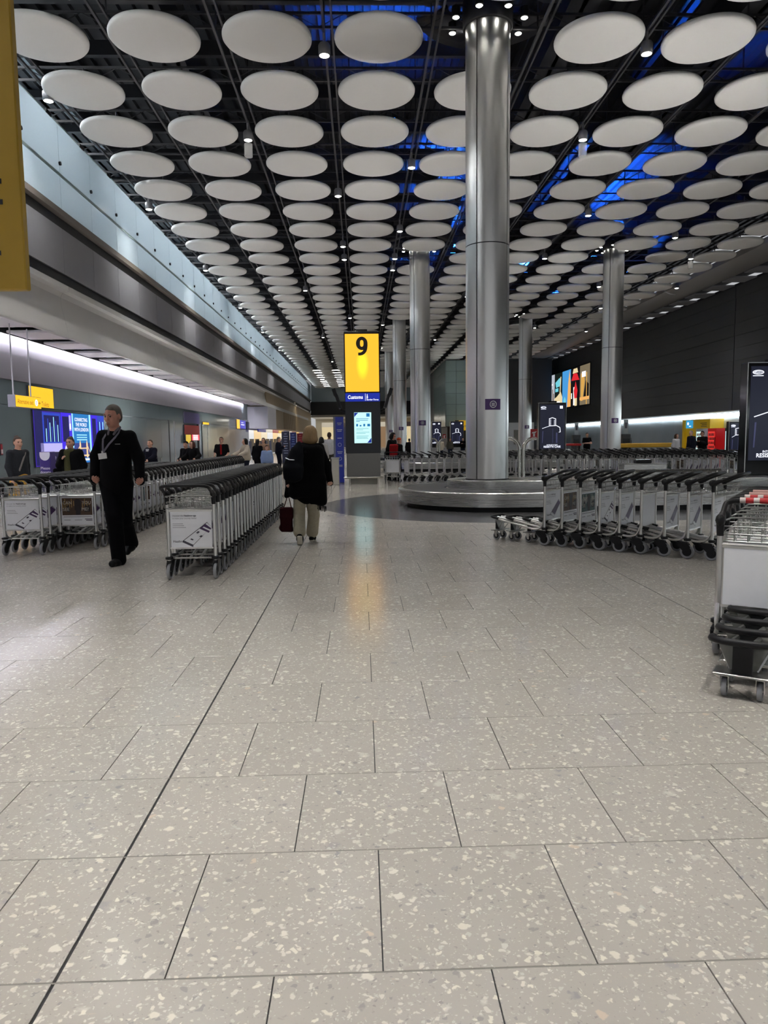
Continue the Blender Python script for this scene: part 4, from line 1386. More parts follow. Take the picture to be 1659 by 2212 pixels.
def trolley(x, y, nose, kind, label, group, full=True, sleeve=None, nose_parts=True):
    """nose: direction the trolley points (angle of +y), in radians from +Y anticlockwise"""
    t = thing('luggage_trolley', label, 'luggage trolley', (x, y, 0), nose, group)
    link('frame', FRAME_ME, t)
    link('handle', HANDLE_ME, t)
    link('advert_panel', PANEL_ME[kind], t)
    link('basket', BASKET_ME, t)
    for s in (-1, 1):
        w = link('wheel', WHEEL_ME, t); w.location = (s * HW, -.0, .083)
    if nose_parts:
        link('nose_bumper', BUMPER_ME, t)
        link('nose_bracket', BRACKET_ME, t)
        if full:
            for s in (-1, 1):
                c = link('castor', CASTOR_ME, t); c.location = (s * .09, .83, .055)
    if sleeve:
        link('handle_sleeve', SLEEVE_ME if sleeve == 1 else SLEEVE2_ME, t)
    return t
def ang(dx, dy): return math.atan2(-dx, dy)
jit = lambda a: random.uniform(-a, a)
random.seed(11)
# row beside the walking woman
kindsA = ['app'] + [random.choice(['app', 'phone', 'see', 'phone', 'blank']) for _ in range(40)]
for i in range(27):
    trolley(-1.822 + jit(.006), 7.70 + .245 * i, jit(.012), kindsA[i],
            'luggage trolley with %s, %s in the row left of the woman' % (KINDW[kindsA[i]], nth(i + 1)), 'trolleys in the row beside the woman')
# double row on the left behind the man
kindsB = ['see'] + [random.choice(['app', 'phone', 'see', 'teal', 'phone']) for _ in range(60)]
for i in range(46):
    trolley(-3.915 + .004 * i + jit(.006), 10.02 + .255 * i, -.016 + jit(.012), kindsB[i],
            'luggage trolley with %s, %s in the long row behind the man' % (KINDW[kindsB[i]], nth(i + 1)), 'trolleys in the long row behind the man', full=i < 20)
kindsB1 = ['app', 'app'] + [random.choice(['app', 'phone', 'see', 'teal', 'phone']) for _ in range(60)]
for i in range(26):
    trolley(-4.455 - (.10 if i else 0) + .10 * (i > 0) + .004 * i + jit(.006), 9.56 + .26 * i, -.016 + jit(.012), kindsB1[i],
            'luggage trolley with %s, %s in the leftmost row' % (KINDW[kindsB1[i]], nth(i + 1)), 'trolleys in the leftmost row', full=i < 8)
# short diagonal row in front of the carousel
kC = ['phone', 'see', 'teal', 'app', 'phone', 'blank', 'phone', 'phone', 'app']
nd_ = Vector((-.748, .663)); lat = Vector((.663, .748))
CP = [(2.45, 9.65), (2.64, 9.49), (2.835, 9.32), (3.03, 9.15), (3.23, 8.98), (3.435, 8.79), (3.65, 8.60), (3.85, 8.41), (4.055, 8.235)]
for i, (x, y) in enumerate(CP):
    c = Vector((x, y)) + lat * .245
    trolley(c.x, c.y, ang(nd_.x, nd_.y) + jit(.02), kC[i], 'luggage trolley with %s, %s from left in the short diagonal row' % (KINDW[kC[i]], nth(i + 1)), 'trolleys in the short diagonal row')
# row at the right frame edge, noses to the camera
F = Vector((-.56, -.83)).normalized(); Lt = Vector((-F.y, F.x))
for i in range(6):
    c = Vector((2.36, 4.68)) + Lt * .245 - F * (.27 * i)
    trolley(c.x, c.y, ang(F.x, F.y), 'blank', 'luggage trolley with %s, %s in the nearest row at the right edge' %
            (('red handle sleeve', 'red handle sleeve', 'faded handle sleeve', 'faded handle sleeve', 'bare handle', 'bare handle')[i], nth(i + 1)),
            'trolleys at the right edge', sleeve=(1, 1, 2, 2, None, None)[i])
# rows behind the carousel
nE = Vector((.98, -.19))
for j, (y0, n, nm, xs) in enumerate(((22.1, 32, 'front', 3.7), (23.1, 30, 'second', 4.0), (24.3, 28, 'third', 4.6), (25.9, 24, 'rear', 6.0))):
    for i in range(n):
        x = xs + .243 * i
        k = random.choice(['phone', 'app', 'see', 'phone', 'app', 'phone', 'teal'])
        trolley(x, y0 - .19 * (x - xs), ang(nE.x, nE.y) + jit(.06), k,
                'trolley with %s, %s from left, %s row behind the carousel' % (KINDW[k], nth(i + 1), nm), 'trolleys in the rows behind the carousel', full=False, nose_parts=(j == 0))
# row between the kiosk and the near pillar
for i in range(12):
    k = ('blank', 'blank', 'blank', 'phone', 'app', 'phone', 'phone', 'app', 'see', 'phone', 'app', 'phone')[i]
    trolley(1.50 + .25 * i, 24.35 - .03 * i, ang(.97, .24) if i == 0 else ang(1, -.04) + jit(.04), k,
            'trolley with %s, %s from the kiosk, left of the near pillar' % (KINDW[k], nth(i + 1)), 'trolleys between kiosk and pillar', full=i < 3)
trolley(1.02, 24.25, ang(.12, 1), 'blank', 'luggage trolley with plain panel pushed by the traveller in red', 'trolleys between kiosk and pillar')

# ================================================================== LEFT WALL FITTINGS
def wallbox(name, label, cat, x, y0, y1, z0, z1, m, d=.06):
    t = thing(name, label, cat, (x, (y0 + y1) / 2, (z0 + z1) / 2))
    h, w = (z1 - z0) / 2, (y1 - y0) / 2
    MB().bx(-d, 0, -w, w, -h, h).build('casing', CHARCOAL, t)
    f = MB().bx(0, .012, -w + .02, w - .02, -h + .02, h - .02).build('face', m, t)
    return t, f, w, h
# advert lightbox: purple train interior and a blue poster
t, f, w, h = wallbox('advert_lightbox', 'large glowing purple and blue advert lightbox on the left wall', 'advertisement', XW + .1, 21.42, 27.2, .75, 2.44, emat('ad_purple', srgb(56, 34, 150), 1.0))
pal = [emat('ad_blue', srgb(44, 70, 190), 1.0), emat('ad_dark', srgb(26, 24, 84), 1.0), emat('ad_violet', srgb(62, 40, 214), 1.1), emat('ad_sky', srgb(36, 120, 190), 1.0),
       emat('ad_cyan', srgb(150, 215, 250), 1.2), emat('ad_lilac', srgb(176, 170, 226), 1.1), emat('ad_white', srgb(240, 240, 255), 1.2), emat('ad_gold', srgb(236, 200, 150), 1.1), emat('ad_bridge', srgb(52, 62, 130), 1.0)]
mb = MB()
Yl, Zt = 21.45, 2.42
# face looks to +X: reading direction runs along +Y
def AP(poly, mi, dx=.0145):
    mb.prism([(y - (21.42 + 27.2) / 2, z - (.75 + 2.44) / 2) for y, z in poly], (dx - .002, 0, 0), (0, 1, 0), (0, 0, 1), (1, 0, 0), .002, mi)
AR = lambda y0, y1, z0, z1, mi, dx=.0145: AP([(y0, z0), (y1, z0), (y1, z1), (y0, z1)], mi, dx)
AR(21.46, 22.0, .8, 2.42, 1); AR(22.0, 23.3, 1.45, 2.38, 0); AR(22.1, 23.2, 1.5, 2.3, 1, .017)
for k in range(7):
    AR(22.2 + .14 * k, 22.25 + .14 * k, 1.5, 1.9 + .06 * ((k * 5) % 7), 0 if k % 2 else 4, .019)
AR(21.8, 23.35, 1.16, 1.46, 5); AR(21.9, 23.3, .8, 1.12, 1)
AR(23.35, 24.2, .8, 2.42, 2); AR(23.45, 23.95, 1.5, 2.3, 1, .017); AR(23.97, 24.12, 1.85, 2.35, 5, .019); AR(23.99, 24.11, 1.9, 2.08, 6, .021)
AR(24.2, 25.85, .78, 2.42, 3); AR(24.2, 24.3, 1.3, 2.42, 4, .017); AR(25.7, 25.85, .78, 2.42, 4, .017)
AR(25.85, 26.5, .8, 2.42, 2); AR(26.0, 26.35, 1.4, 2.3, 1, .017); AR(26.5, 27.15, .8, 2.42, 0)
for k in range(4):
    AR(26.56 + .15 * k, 26.62 + .15 * k, 1.3, 2.2, 4 if k % 2 else 1, .017)
AR(24.3, 25.7, .95, 1.45, 8, .016)
for yy in (24.75, 25.35):
    AR(yy, yy + .13, .95, 1.42, 7, .018); AP([(yy, 1.42), (yy + .13, 1.42), (yy + .065, 1.55)], 7, .018)
AP([(24.3, 1.05), (24.75, 1.35), (24.75, 1.30), (24.3, 1.0)], 7, .018); AP([(25.48, 1.35), (25.7, 1.12), (25.7, 1.08), (25.48, 1.30)], 7, .018)
AR(24.3, 25.7, 1.0, 1.05, 7, .018); AR(24.88, 25.35, 1.25, 1.29, 7, .018); AR(24.4, 25.6, .85, .92, 6, .018)
for k, s in enumerate(('CONNECTING', 'THE WORLD', 'WITH LONDON')):
    mb.text(s, (.022, 24.98 - 24.31, 2.17 - .165 * k - 1.595), (0, 1, 0), (0, 0, 1), .17, 6, 'C', .012, 1.0)
for k in range(3):
    AR(24.55, 25.45, 1.70 - .08 * k, 1.735 - .08 * k, 4, .019)
def ring_yz(y, z, r0, r1, mi):
    add_ring(mb, (.023, y - 24.31, z - 1.595), (0, 1, 0), (0, 0, 1), r0, r1, 20, mi)
ring_yz(23.72, 1.22, .14, .18, 6); AP([(23.6, 1.10), (23.64, 1.08), (23.84, 1.34), (23.80, 1.36)], 6, .019); AP([(23.6, 1.34), (23.64, 1.36), (23.84, 1.10), (23.80, 1.08)], 6, .019)
mb.build('artwork', pal, f)
# yellow toilets sign on the wall
t, f, w, h = wallbox('toilet_sign', 'square lit yellow toilets sign above the purple advert', 'sign', XW + .12, 21.2, 22.85, 2.5, 3.12, YEL)
mb = MB()
mb.text('Toilets', (.016, -.05, -.26), (0, 1, 0), (0, 0, 1), .2, 0, 'L', 0, .9)
for k in range(3):
    y = -.62 + .2 * k
    mb.prism(oval(y, -.18, .085, .085, 14), (.013, 0, 0), (0, 1, 0), (0, 0, 1), (1, 0, 0), .002, 1)
    mb.prism(oval(y, -.13, .02, .02, 8), (.016, 0, 0), (0, 1, 0), (0, 0, 1), (1, 0, 0), .002, 0)
    mb.prism([(y - .035, -.24), (y + .035, -.24), (y + .02, -.155), (y - .02, -.155)], (.016, 0, 0), (0, 1, 0), (0, 0, 1), (1, 0, 0), .002, 0)
BROWN_INK = emat('sign_dark_print', srgb(120, 70, 10), 1.0)
mb.build('pictograms', [BROWN_INK, SIGN_WHITE], f)
# hanging alternative exit sign
a = onx(24, 852, -8.5)
t = thing('hanging_sign', 'hanging yellow alternative exit sign on two rods at the left', 'sign', (-8.5, a.y, a.z - .16))
MB().bx(-.09, .09, 0, 1.42, -.14, .16).build('casing', mat('sign_grey', srgb(150, 148, 160), .4), t)
f = MB().bx(.09, .10, .02, 1.40, -.13, .15).build('face', YEL, t)
mb = MB()
mb.text('Alternative exit', (.104, .08, -.05), (0, 1, 0), (0, 0, 1), .17, 0, 'L', 0, .82)
mb.build('printed_text', BROWN_INK, f)
mb = MB()
mb.prism(oval(1.13, .01, .085, .085, 16), (.101, 0, 0), (0, 1, 0), (0, 0, 1), (1, 0, 0), .002, 1)
mb.text('E', (.105, 1.09, -.04), (0, 1, 0), (0, 0, 1), .13, 0)
mb.build('exit_letter', [BROWN_INK, SIGN_WHITE], f)
mb = MB()
mb.prism([(1.23, 0), (1.32, 0), (1.32, .015), (1.23, .015)], (.101, 0, 0), (0, 1, 0), (0, 0, 1), (1, 0, 0), .002, 0)
mb.prism([(1.30, -.04), (1.36, .0075), (1.30, .055), (1.30, .03), (1.325, .0075), (1.30, -.015)], (.101, 0, 0), (0, 1, 0), (0, 0, 1), (1, 0, 0), .002, 0)
mb.build('arrow', [BROWN_INK, SIGN_WHITE], f)
for y in (.12, 1.05):
    MB().tube([(0, y, .15), (0, y, 4.36 - (a.z - .16))], .018, 8).build('rod', mat('sign_rod', (.6, .6, .64), .4, .3), t, smooth=True)
# large unlit yellow sign cut by the left frame edge
t = thing('hanging_sign', 'big dull yellow hanging sign cut by the left frame edge', 'sign', (-3.2, 7.2, 2.93))
MB().cbox((-.55, .06, 1.45), (1.14, .10, 2.9), .012).build('panel', mat('dull_yellow', srgb(176, 142, 44), .45, noise=.04, nscale=3), t)
mb = MB()
for z0, z1, w in ((1.02, 1.07, .215), (.80, .855, .235), (.30, .35, .215)):
    mb.bx(-.58, -.395 + w, 0.006, .012, z0, z1)
mb2 = MB()
zq = lambda py: ony(2, py, 7.2).z - 2.93
xe = lambda px, py: ony(px, py, 7.2).x + 3.2
for y0, y1, px in ((385, 396, 1.5), (430, 441, 4.5), (541, 551, 1)):
    MB().bx(-.95, xe(px, y0), .004, .010, zq(y1), zq(y0)).build('letter_stroke', MATTE_BLACK, t)
for x in (-.95, -.15):
    MB().tube([(x, .06, 2.88), (x, .06, 6.9)], .012, 6).build('rod', ALU, t, smooth=True)
uplight(-3.75, 7.26, 5.83, 240, 'black lamp added on top of the big yellow hanging sign')
# purple and red shop signs, small yellow signs, screens along the far left wall
def wsign(px0, px1, y_top, y_bot, m, name, label, cat='sign', x=XW + .1):
    a, b_ = onx(px0, y_top, x), onx(px1, y_top, x)
    c = onx(px0, y_bot, x)
    t, f, w, h = wallbox(name, label, cat, x, a.y, b_.y, c.z, a.z, m, .05)
    return t, f, w, h
wsign(397, 430, 888, 914, mat('purple_sign', srgb(58, 52, 104), .4), 'shop_sign', 'purple sign panel above the red one on the left wall')
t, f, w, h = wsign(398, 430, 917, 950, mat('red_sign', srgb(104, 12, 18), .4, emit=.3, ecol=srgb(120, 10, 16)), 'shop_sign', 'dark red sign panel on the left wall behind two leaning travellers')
t, f, w, h = wsign(414, 430, 938, 952, emat('red_screen', srgb(240, 60, 80), 1.2), 'poster_screen', 'small bright red poster screen under the red panel', 'screen', XW + .18)
mb = MB()
for k in range(5):
    mb.bx(.013, .016, -w * .7, w * .6, h * (.7 - .35 * k) - .02, h * (.7 - .35 * k) + .02)
mb.build('print', SIGN_WHITE, f)
wsign(401, 412, 938, 958, emat('yellow_panel', srgb(226, 190, 60), .8), 'poster_screen', 'narrow yellow panel left of the red poster screen', 'screen', XW + .18)
for px0, px1, yt, yb, lab in ((511, 517.5, 905, 926, 'small lit yellow sign at the far end of the left wall'), (438, 451, 911, 917, 'thin lit yellow sign strip above the glazed doorway')):
    wsign(px0, px1, yt, yb, YEL, 'yellow_sign', lab)
t, f, w, h = wsign(518, 530, 907, 926, emat('blue_screen', srgb(44, 40, 170), 1.1), 'blue_sign', 'small glowing blue sign beside the far yellow sign')
mb = MB(); mb.bx(.013, .016, -w * .7, w * .5, -.05, .02); mb.bx(.013, .016, -w * .6, w * .2, .12, .17); mb.build('print', SIGN_WHITE, f)
wsign(533, 570, 911, 928, mat('indigo_sign', srgb(58, 56, 110), .4), 'indigo_sign', 'long indigo sign band on the far left wall')
t, f, w, h = wsign(0, 5, 958, 984, mat('red_notice', srgb(150, 20, 36), .45), 'fire_notice', 'small red and white notice on the wall at the left frame edge', 'notice')
MB().bx(.012, .014, -w * .8, w * .8, -h * .7, 0).build('print', mat('notice_white', (.6, .5, .5), .5), f)
# shelf lights behind the glass: reflections of strip lamps are left to the renderer
# purple donation stand
def stand(px, py, Y, label, w, hh, col, top):
    p = ony(px, py, Y)
    t = thing('donation_stand', label, 'donation stand', (p.x, Y, 0))
    MB().cbox((0, .15, p.z / 2), (w, .3, p.z), .012).build('body', mat('donation_' + label.split()[0], srgb(*col), .4), t)
    if top:
        mb = MB()
        P = lambda poly, mi: mb.prism(poly, (0, -.0005, 0), (1, 0, 0), (0, 0, 1), (0, -1, 0), .003, mi)
        P([(-w / 2 + .01, p.z - .01)] + [(w * .47 * math.cos(math.pi + math.pi * i / 10), p.z - .07 + .14 * math.sin(math.pi + math.pi * i / 10)) for i in range(11)] + [(w / 2 - .01, p.z - .01)], 0)
        for k, (s, sz) in enumerate((('Please', .09), ('donate', .09), ('Your', .06), ('different', .055), ('currency', .055))):
            mb.text(s, (0, -.005, p.z - .42 - (.095 * k if k < 2 else .12 + .08 * (k - 1))), (1, 0, 0), (0, 0, 1), sz, 0, 'C', .01)
        mb.build('print', mat('donation_print', (.66, .64, .75), .5), t)
    else:
        mb = MB(); mb.text('?', (0, -.003, p.z - .28), (1, 0, 0), (0, 0, 1), .26, 0, 'C', .01)
        mb.bx(-w * .3, w * .3, -.003, 0, p.z - .42, p.z - .38); mb.bx(-w * .3, w * .2, -.003, 0, p.z - .52, p.z - .49)
        mb.build('print', mat('donation_print2', (.3, .28, .45), .5), t)
stand(96, 976, 17.6, 'purple donation box with white rounded top in front of the advert', .26, 1.27, (58, 40, 116), True)
stand(118, 976, 18.2, 'darker donation panel with question mark beside the purple box', .24, 1.27, (40, 34, 72), False)

# ================================================================== RIGHT WALL FITTINGS
vw = [onx(1184, 814, XR), onx(1184, 886, XR), onx(1276, 784, XR), onx(1277, 873, XR)]
y0, y1, z0, z1 = vw[2].y, vw[0].y, 4.38, 8.02
t = thing('video_screen', 'large bright video screen with five picture strips on the dark wall', 'screen', (XR - .05, (y0 + y1) / 2, (z0 + z1) / 2))
W_, H_ = (y1 - y0) / 2, (z1 - z0) / 2
MB().bx(0, .1, -W_ - .1, W_ + .1, -H_ - .1, H_ + .1).build('casing', BLACK, t)
mb = MB()
vp = [emat('v_grey', srgb(176, 182, 192), 1.0), emat('v_dark', srgb(18, 26, 22), 1.0), emat('v_blue', srgb(70, 150, 214), 1.0), emat('v_black', srgb(16, 12, 14), 1.0), emat('v_olive', srgb(118, 106, 84), 1.0),
      emat('v_cream', srgb(226, 206, 160), 1.0), emat('v_cyan', srgb(110, 200, 214), 1.0), emat('v_orange', srgb(232, 170, 96), 1.0), emat('v_red', srgb(214, 40, 48), 1.0), emat('v_white', srgb(244, 242, 240), 1.1), emat('v_gold', srgb(210, 160, 80), 1.0), emat('v_wood', srgb(110, 88, 70), 1.0)]
# u runs left to right as seen from the hall (that is towards -Y), v is height
def VP(poly, mi, d=.004):
    mb.prism([(W_ - u * 2 * W_, -H_ + v * 2 * H_) for u, v in poly], (-.001, 0, 0), (0, 1, 0), (0, 0, 1), (-1, 0, 0), d, mi)
VR = lambda u0, u1, v0, v1, mi, d=.006: VP([(u0, v0), (u1, v0), (u1, v1), (u0, v1)], mi, d)
for k, m in enumerate((0, 1, 2, 3, 4)):
    VR(.2 * k, .2 * k + .2, 0, 1, m, .004)
VR(.02, .12, .76, .82, 9); VR(.02, .15, .70, .74, 9)
VR(.01, .19, 0, .2, 5)
for u, a in ((.05, .62), (.09, .5), (.13, .58), (.16, .45)):
    VP([(u, .05), (u + .02, .05), (u + .025, a), (u + .005, a)], 11, .008)
VP([(.22, .75), (.33, .86), (.36, .80), (.33, .62), (.24, .60)], 6, .008); VR(.22, .30, .48, .58, 6, .008)
VP([(.2, .05), (.4, .02), (.4, .30), (.36, .46), (.26, .34), (.2, .3)], 5, .008); VR(.25, .34, .12, .2, 9, .010); VP([(.33, .4), (.35, .4), (.37, .88), (.35, .88)], 5, .009)
VP([(.52, 0), (.60, 0), (.60, .6), (.57, .98), (.54, .62)], 7, .008); VP([(.43, .1), (.48, .1), (.49, .2), (.46, .3), (.43, .2)], 6, .008)
VP([(.61, .68), (.79, .66), (.77, .72), (.74, .84), (.66, .86), (.63, .74)], 8, .009); VP([(.64, .86), (.76, .86), (.74, .98), (.66, .98)], 5, .008)
VP([(.69, .15), (.73, .15), (.75, .4), (.71, .64), (.67, .4)], 8, .009); VR(.66, .70, .02, .5, 9, .008); VR(.61, .63, .2, .35, 9, .008); VR(.69, .74, .0, .2, 5, .011)
VP([(.82, .1), (.86, .1), (.9, .6), (.88, .84), (.82, .8)], 10, .008); VR(.84, .92, .7, .84, 9, .010); VR(.93, .945, .0, .8, 10, .010); VR(.80, .99, .12, .2, 7, .011); VP([(.88, .2), (.98, .2), (.98, .5), (.92, .6)], 3, .009)
mb.build('picture', vp, t)
# far vending corner under the dark wall
def rp(px, py, x): return onx(px, py, x)
bx0 = 20.6
t = thing('food_booth', 'yellow booth with blue screen under the dark wall', 'booth', (XR + 1.9, 47.4, 0))
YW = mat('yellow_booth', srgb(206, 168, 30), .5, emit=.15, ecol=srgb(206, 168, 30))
MB().bx(-.6, .3, -2.0, 1.6, 0, 2.45).build('back_panel', YW, t)
MB().bx(-.75, -.6, 1.3, 1.6, 0, 2.45).build('side_panel', YW, t)
s = MB().bx(-.66, -.6, .35, 1.25, 1.9, 2.42).build('screen', emat('booth_screen', srgb(40, 140, 190), 1.1), t)
mb = MB(); mb.prism(oval(.95, 2.2, .14, .1, 12), (-.661, 0, 0), (0, 1, 0), (0, 0, 1), (-1, 0, 0), .003); mb.prism([(.5, 2.0), (.8, 2.0), (.8, 2.06), (.5, 2.06)], (-.661, 0, 0), (0, 1, 0), (0, 0, 1), (-1, 0, 0), .003)
mb.build('icon', SIGN_WHITE, s)
mb = MB()
for z, w in ((2.2, .9), (2.1, .7), (2.0, .8)):
    mb.bx(-.604, -.6, -1.6, -1.6 + w, z - .02, z + .02)
mb.build('print', INK, t)
def vending(y, label, body, glow, d=.9):
    t = thing('vending_machine', label, 'vending machine', (XR + .9, y, 0), 0, 'vending machines')
    MB().cbox((0, 0, .92), (.8, d, 1.84), .02).build('cabinet', body, t)
    mb = MB().bx(-.41, -.4, -d * .40, d * .40, .3, 1.65)
    w = mb.build('window', glow, t)
    mb = MB()
    for k in range(5):
        for j in range(4):
            mb.bx(-.425, -.41, -d * .34 + j * d * .18, -d * .34 + j * d * .18 + d * .1, .38 + .25 * k, .38 + .25 * k + .16, (k + j) % 2)
    mb.build('products', [mat('vend_red', srgb(150, 20, 24), .4), mat('vend_dark', srgb(40, 40, 46), .4)], w)
    MB().bx(-.43, -.4, -d * .47, -d * .42, .8, 1.3).build('coin_panel', BLACK, t)
vending(45.1, 'white glowing vending machine left of the red one', mat('vend_white', srgb(180, 190, 190), .4), emat('vend_glow', srgb(190, 220, 215), 1.2), .95)
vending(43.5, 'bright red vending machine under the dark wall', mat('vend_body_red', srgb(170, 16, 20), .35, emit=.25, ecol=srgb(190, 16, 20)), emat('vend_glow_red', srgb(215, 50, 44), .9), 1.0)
vending(41.4, 'pale glowing vending machine right of the red one', mat('vend_body_dark', srgb(30, 32, 36), .4), emat('vend_glow2', srgb(200, 235, 235), 1.2), 1.0)
totem(19.9, 38.9, 'small dark screen totem beside the vending machines', 1.0, 0, 2.15)
t = thing('long_bench', 'yellow bench cover behind the trolleys right of the far pillar', 'bench', (14.6, 37.6, 0))
MB().cbox((0, 0, .95), (3.4, .8, .22), .03).build('top', mat('yellow_cover', srgb(196, 150, 30), .5), t)
for x in (-1.4, 1.4):
    MB().bx(x - .06, x + .06, -.3, .3, 0, .84).build('leg', STEELH, t)
t = thing('red_table', 'small red topped table in front of the far glass wall', 'table', (11.6, 40.0, 0))
MB().cbox((0, 0, 1.0), (1.0, .6, .12), .02).build('top', mat('red_top', srgb(190, 30, 34), .45), t)
for x in (-.4, .4):
    MB().bx(x - .03, x + .03, -.2, .2, 0, .94).build('leg', BLACK, t)
def kiosk_dark(px, label, Y, w=.5, z=1.55):
    p = ony(px, 960, Y)
    t = thing('self_service_kiosk', label, 'kiosk', (p.x, Y, 0))
    MB().cbox((0, .2, z / 2), (w, .35, z), .02).build('body', mat('kiosk_dark', srgb(36, 38, 42), .4), t)
    MB().bx(-w * .35, w * .35, .018, .026, z * .55, z * .85).build('screen', mat('kiosk_screen', (.01, .012, .014), .1), t)
    MB().bx(-w * .25, w * .25, .1, .14, z, z + .75).build('sign_post', mat('kiosk_sign', srgb(160, 170, 176), .4), t)
    MB().bx(-w * .12, w * .12, .09, .1, z + .3, z + .6).build('pictogram', INK, t)
kiosk_dark(1246, 'dark self service kiosk with pictogram sign left of the far man in black', 46)
kiosk_dark(1353, 'dark self service kiosk with pictogram sign right of the far pillar', 38)
# far lit shapes between pillars
t = thing('oversize_sign', 'yellow sign panel hung between second and near pillar', 'sign', tuple(ony(994, 919, 74)))
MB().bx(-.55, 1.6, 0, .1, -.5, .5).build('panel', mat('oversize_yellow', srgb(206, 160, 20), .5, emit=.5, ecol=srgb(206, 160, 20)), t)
for q in (-.4, 1.4):
    MB().tube([(q, .05, -.5), (q, .05, -t.location.z)], .04, 6).build('post', ALU, t)
MB().text('Over', (-.2, -.01, -.2), (1, 0, 0), (0, 0, 1), .55, 0).build('printed_text', INK, t)
struct(MB().bx(14.0, 23, 99, 99.4, 0, 9.6).build('wall_end_right', mat('end_wall', srgb(58, 60, 62), .6)))
t = thing('white_screen_wall', 'plain white partition between the near pillar and the distant pillar', 'partition', (11.2, 55, 0))
MB().bx(0, 1.9, 0, .1, .0, 2.55).build('panel', PLASTER, t)
MB().bx(.35, .8, -.02, 0, .9, 2.0).build('notice', mat('notice_grey', srgb(120, 118, 110), .5), t)
# bright shop fronts far left and at the far end
random.seed(5)
for k in range(10):
    y = 64 + 5.2 * k
    t = thing('lit_shop', 'brightly lit shop front, %s along the far left wall' % nth(k + 1), 'shop', (-9.0, y, 0), 0, 'far shop fronts')
    MB().bx(-2.0, -1.9, 0, 4.9, .0, 2.5).build('back_wall', emat('shop_glow_%d' % (k % 3), [srgb(235, 220, 190), srgb(225, 228, 232), srgb(240, 205, 150)][k % 3], .8), t)
    for j in range(3):
        MB().bx(-1.88, -1.6, .3 + 1.5 * j, 1.3 + 1.5 * j, 0, 1.2 + .2 * ((k + j) % 3)).build('shelf_unit', mat('shop_unit_%d' % ((k + j) % 3), [srgb(70, 60, 54), srgb(60, 66, 96), srgb(120, 110, 96)][(k + j) % 3], .5), t)
    MB().bx(-.1, 0, 0, 4.9, 2.2, 2.5).build('fascia', emat('shop_fascia_%d' % (k % 4), [srgb(30, 34, 120), srgb(220, 214, 200), srgb(150, 30, 34), srgb(226, 180, 60)][k % 4], .7), t)
for k in range(9):
    x = -7 + 3.2 * k
    t = thing('lit_shop', 'tiny lit shop front at the far end of the hall, %s from the left' % nth(k + 1), 'shop', (x, 129, 0), 0, 'shops at the far end')
    MB().bx(0, 3.0, 0, .1, 0, 3.6).build('window', emat('end_shop_%d' % (k % 4), [srgb(235, 215, 170), srgb(40, 40, 60), srgb(205, 205, 215), srgb(150, 120, 90)][k % 4], .7), t)
    MB().bx(0, 3.0, -.3, 0, 3.6, 4.4).build('fascia', emat('end_fascia_%d' % (k % 3), [srgb(200, 190, 170), srgb(60, 50, 46), srgb(220, 200, 150)][k % 3], .7), t)

# ================================================================== PEOPLE (signed-distance bodies turned into one continuous mesh)
def V3(*a): return np.array(a, float)
def unit(v): v = np.asarray(v, float); return v / max(np.linalg.norm(v), 1e-9)
def rot_from(zaxis, yaxis):
    z = unit(zaxis); y = np.asarray(yaxis, float); y = unit(y - z * y.dot(z)); x = np.cross(y, z)
    return np.stack([x, y, z], 1)
def cap(a, b, ra, rb=None, tag=0, k=.02): return dict(t='c', a=np.asarray(a, float), b=np.asarray(b, float), ra=ra, rb=ra if rb is None else rb, tag=tag, k=k)
def ell(c, r, R=None, tag=0, k=.02): return dict(t='e', c=np.asarray(c, float), r=np.asarray(r, float), R=np.eye(3) if R is None else R, tag=tag, k=k)
def rbox(c, h, r, R=None, tag=0, k=.02): return dict(t='b', c=np.asarray(c, float), h=np.asarray(h, float), rr=r, R=np.eye(3) if R is None else R, tag=tag, k=k)
def cut(p): p = dict(p); p['cut'] = True; return p
def bounds(p):
    if p['t'] == 'c':
        r = max(p['ra'], p['rb']); return np.minimum(p['a'], p['b']) - r, np.maximum(p['a'], p['b']) + r
    r = (max(p['r']) if p['t'] == 'e' else np.linalg.norm(p['h']) + p['rr'])
    return p['c'] - r, p['c'] + r
def sdist(p, X):
    if p['t'] == 'c':
        ab = p['b'] - p['a']; L2 = max(ab.dot(ab), 1e-12)
        t = np.clip(((X - p['a']) @ ab) / L2, 0, 1)
        d = X - p['a'] - t[..., None] * ab
        return np.sqrt((d * d).sum(-1)) - (p['ra'] + (p['rb'] - p['ra']) * t)
    q = (X - p['c']) @ p['R']
    if p['t'] == 'e':
        k0 = np.sqrt(((q / p['r']) ** 2).sum(-1)); k1 = np.sqrt(((q / p['r'] ** 2) ** 2).sum(-1))
        return k0 * (k0 - 1) / np.maximum(k1, 1e-9)
    q = np.abs(q) - p['h']
    return np.sqrt((np.maximum(q, 0) ** 2).sum(-1)) + np.minimum(q.max(-1), 0) - p['rr']
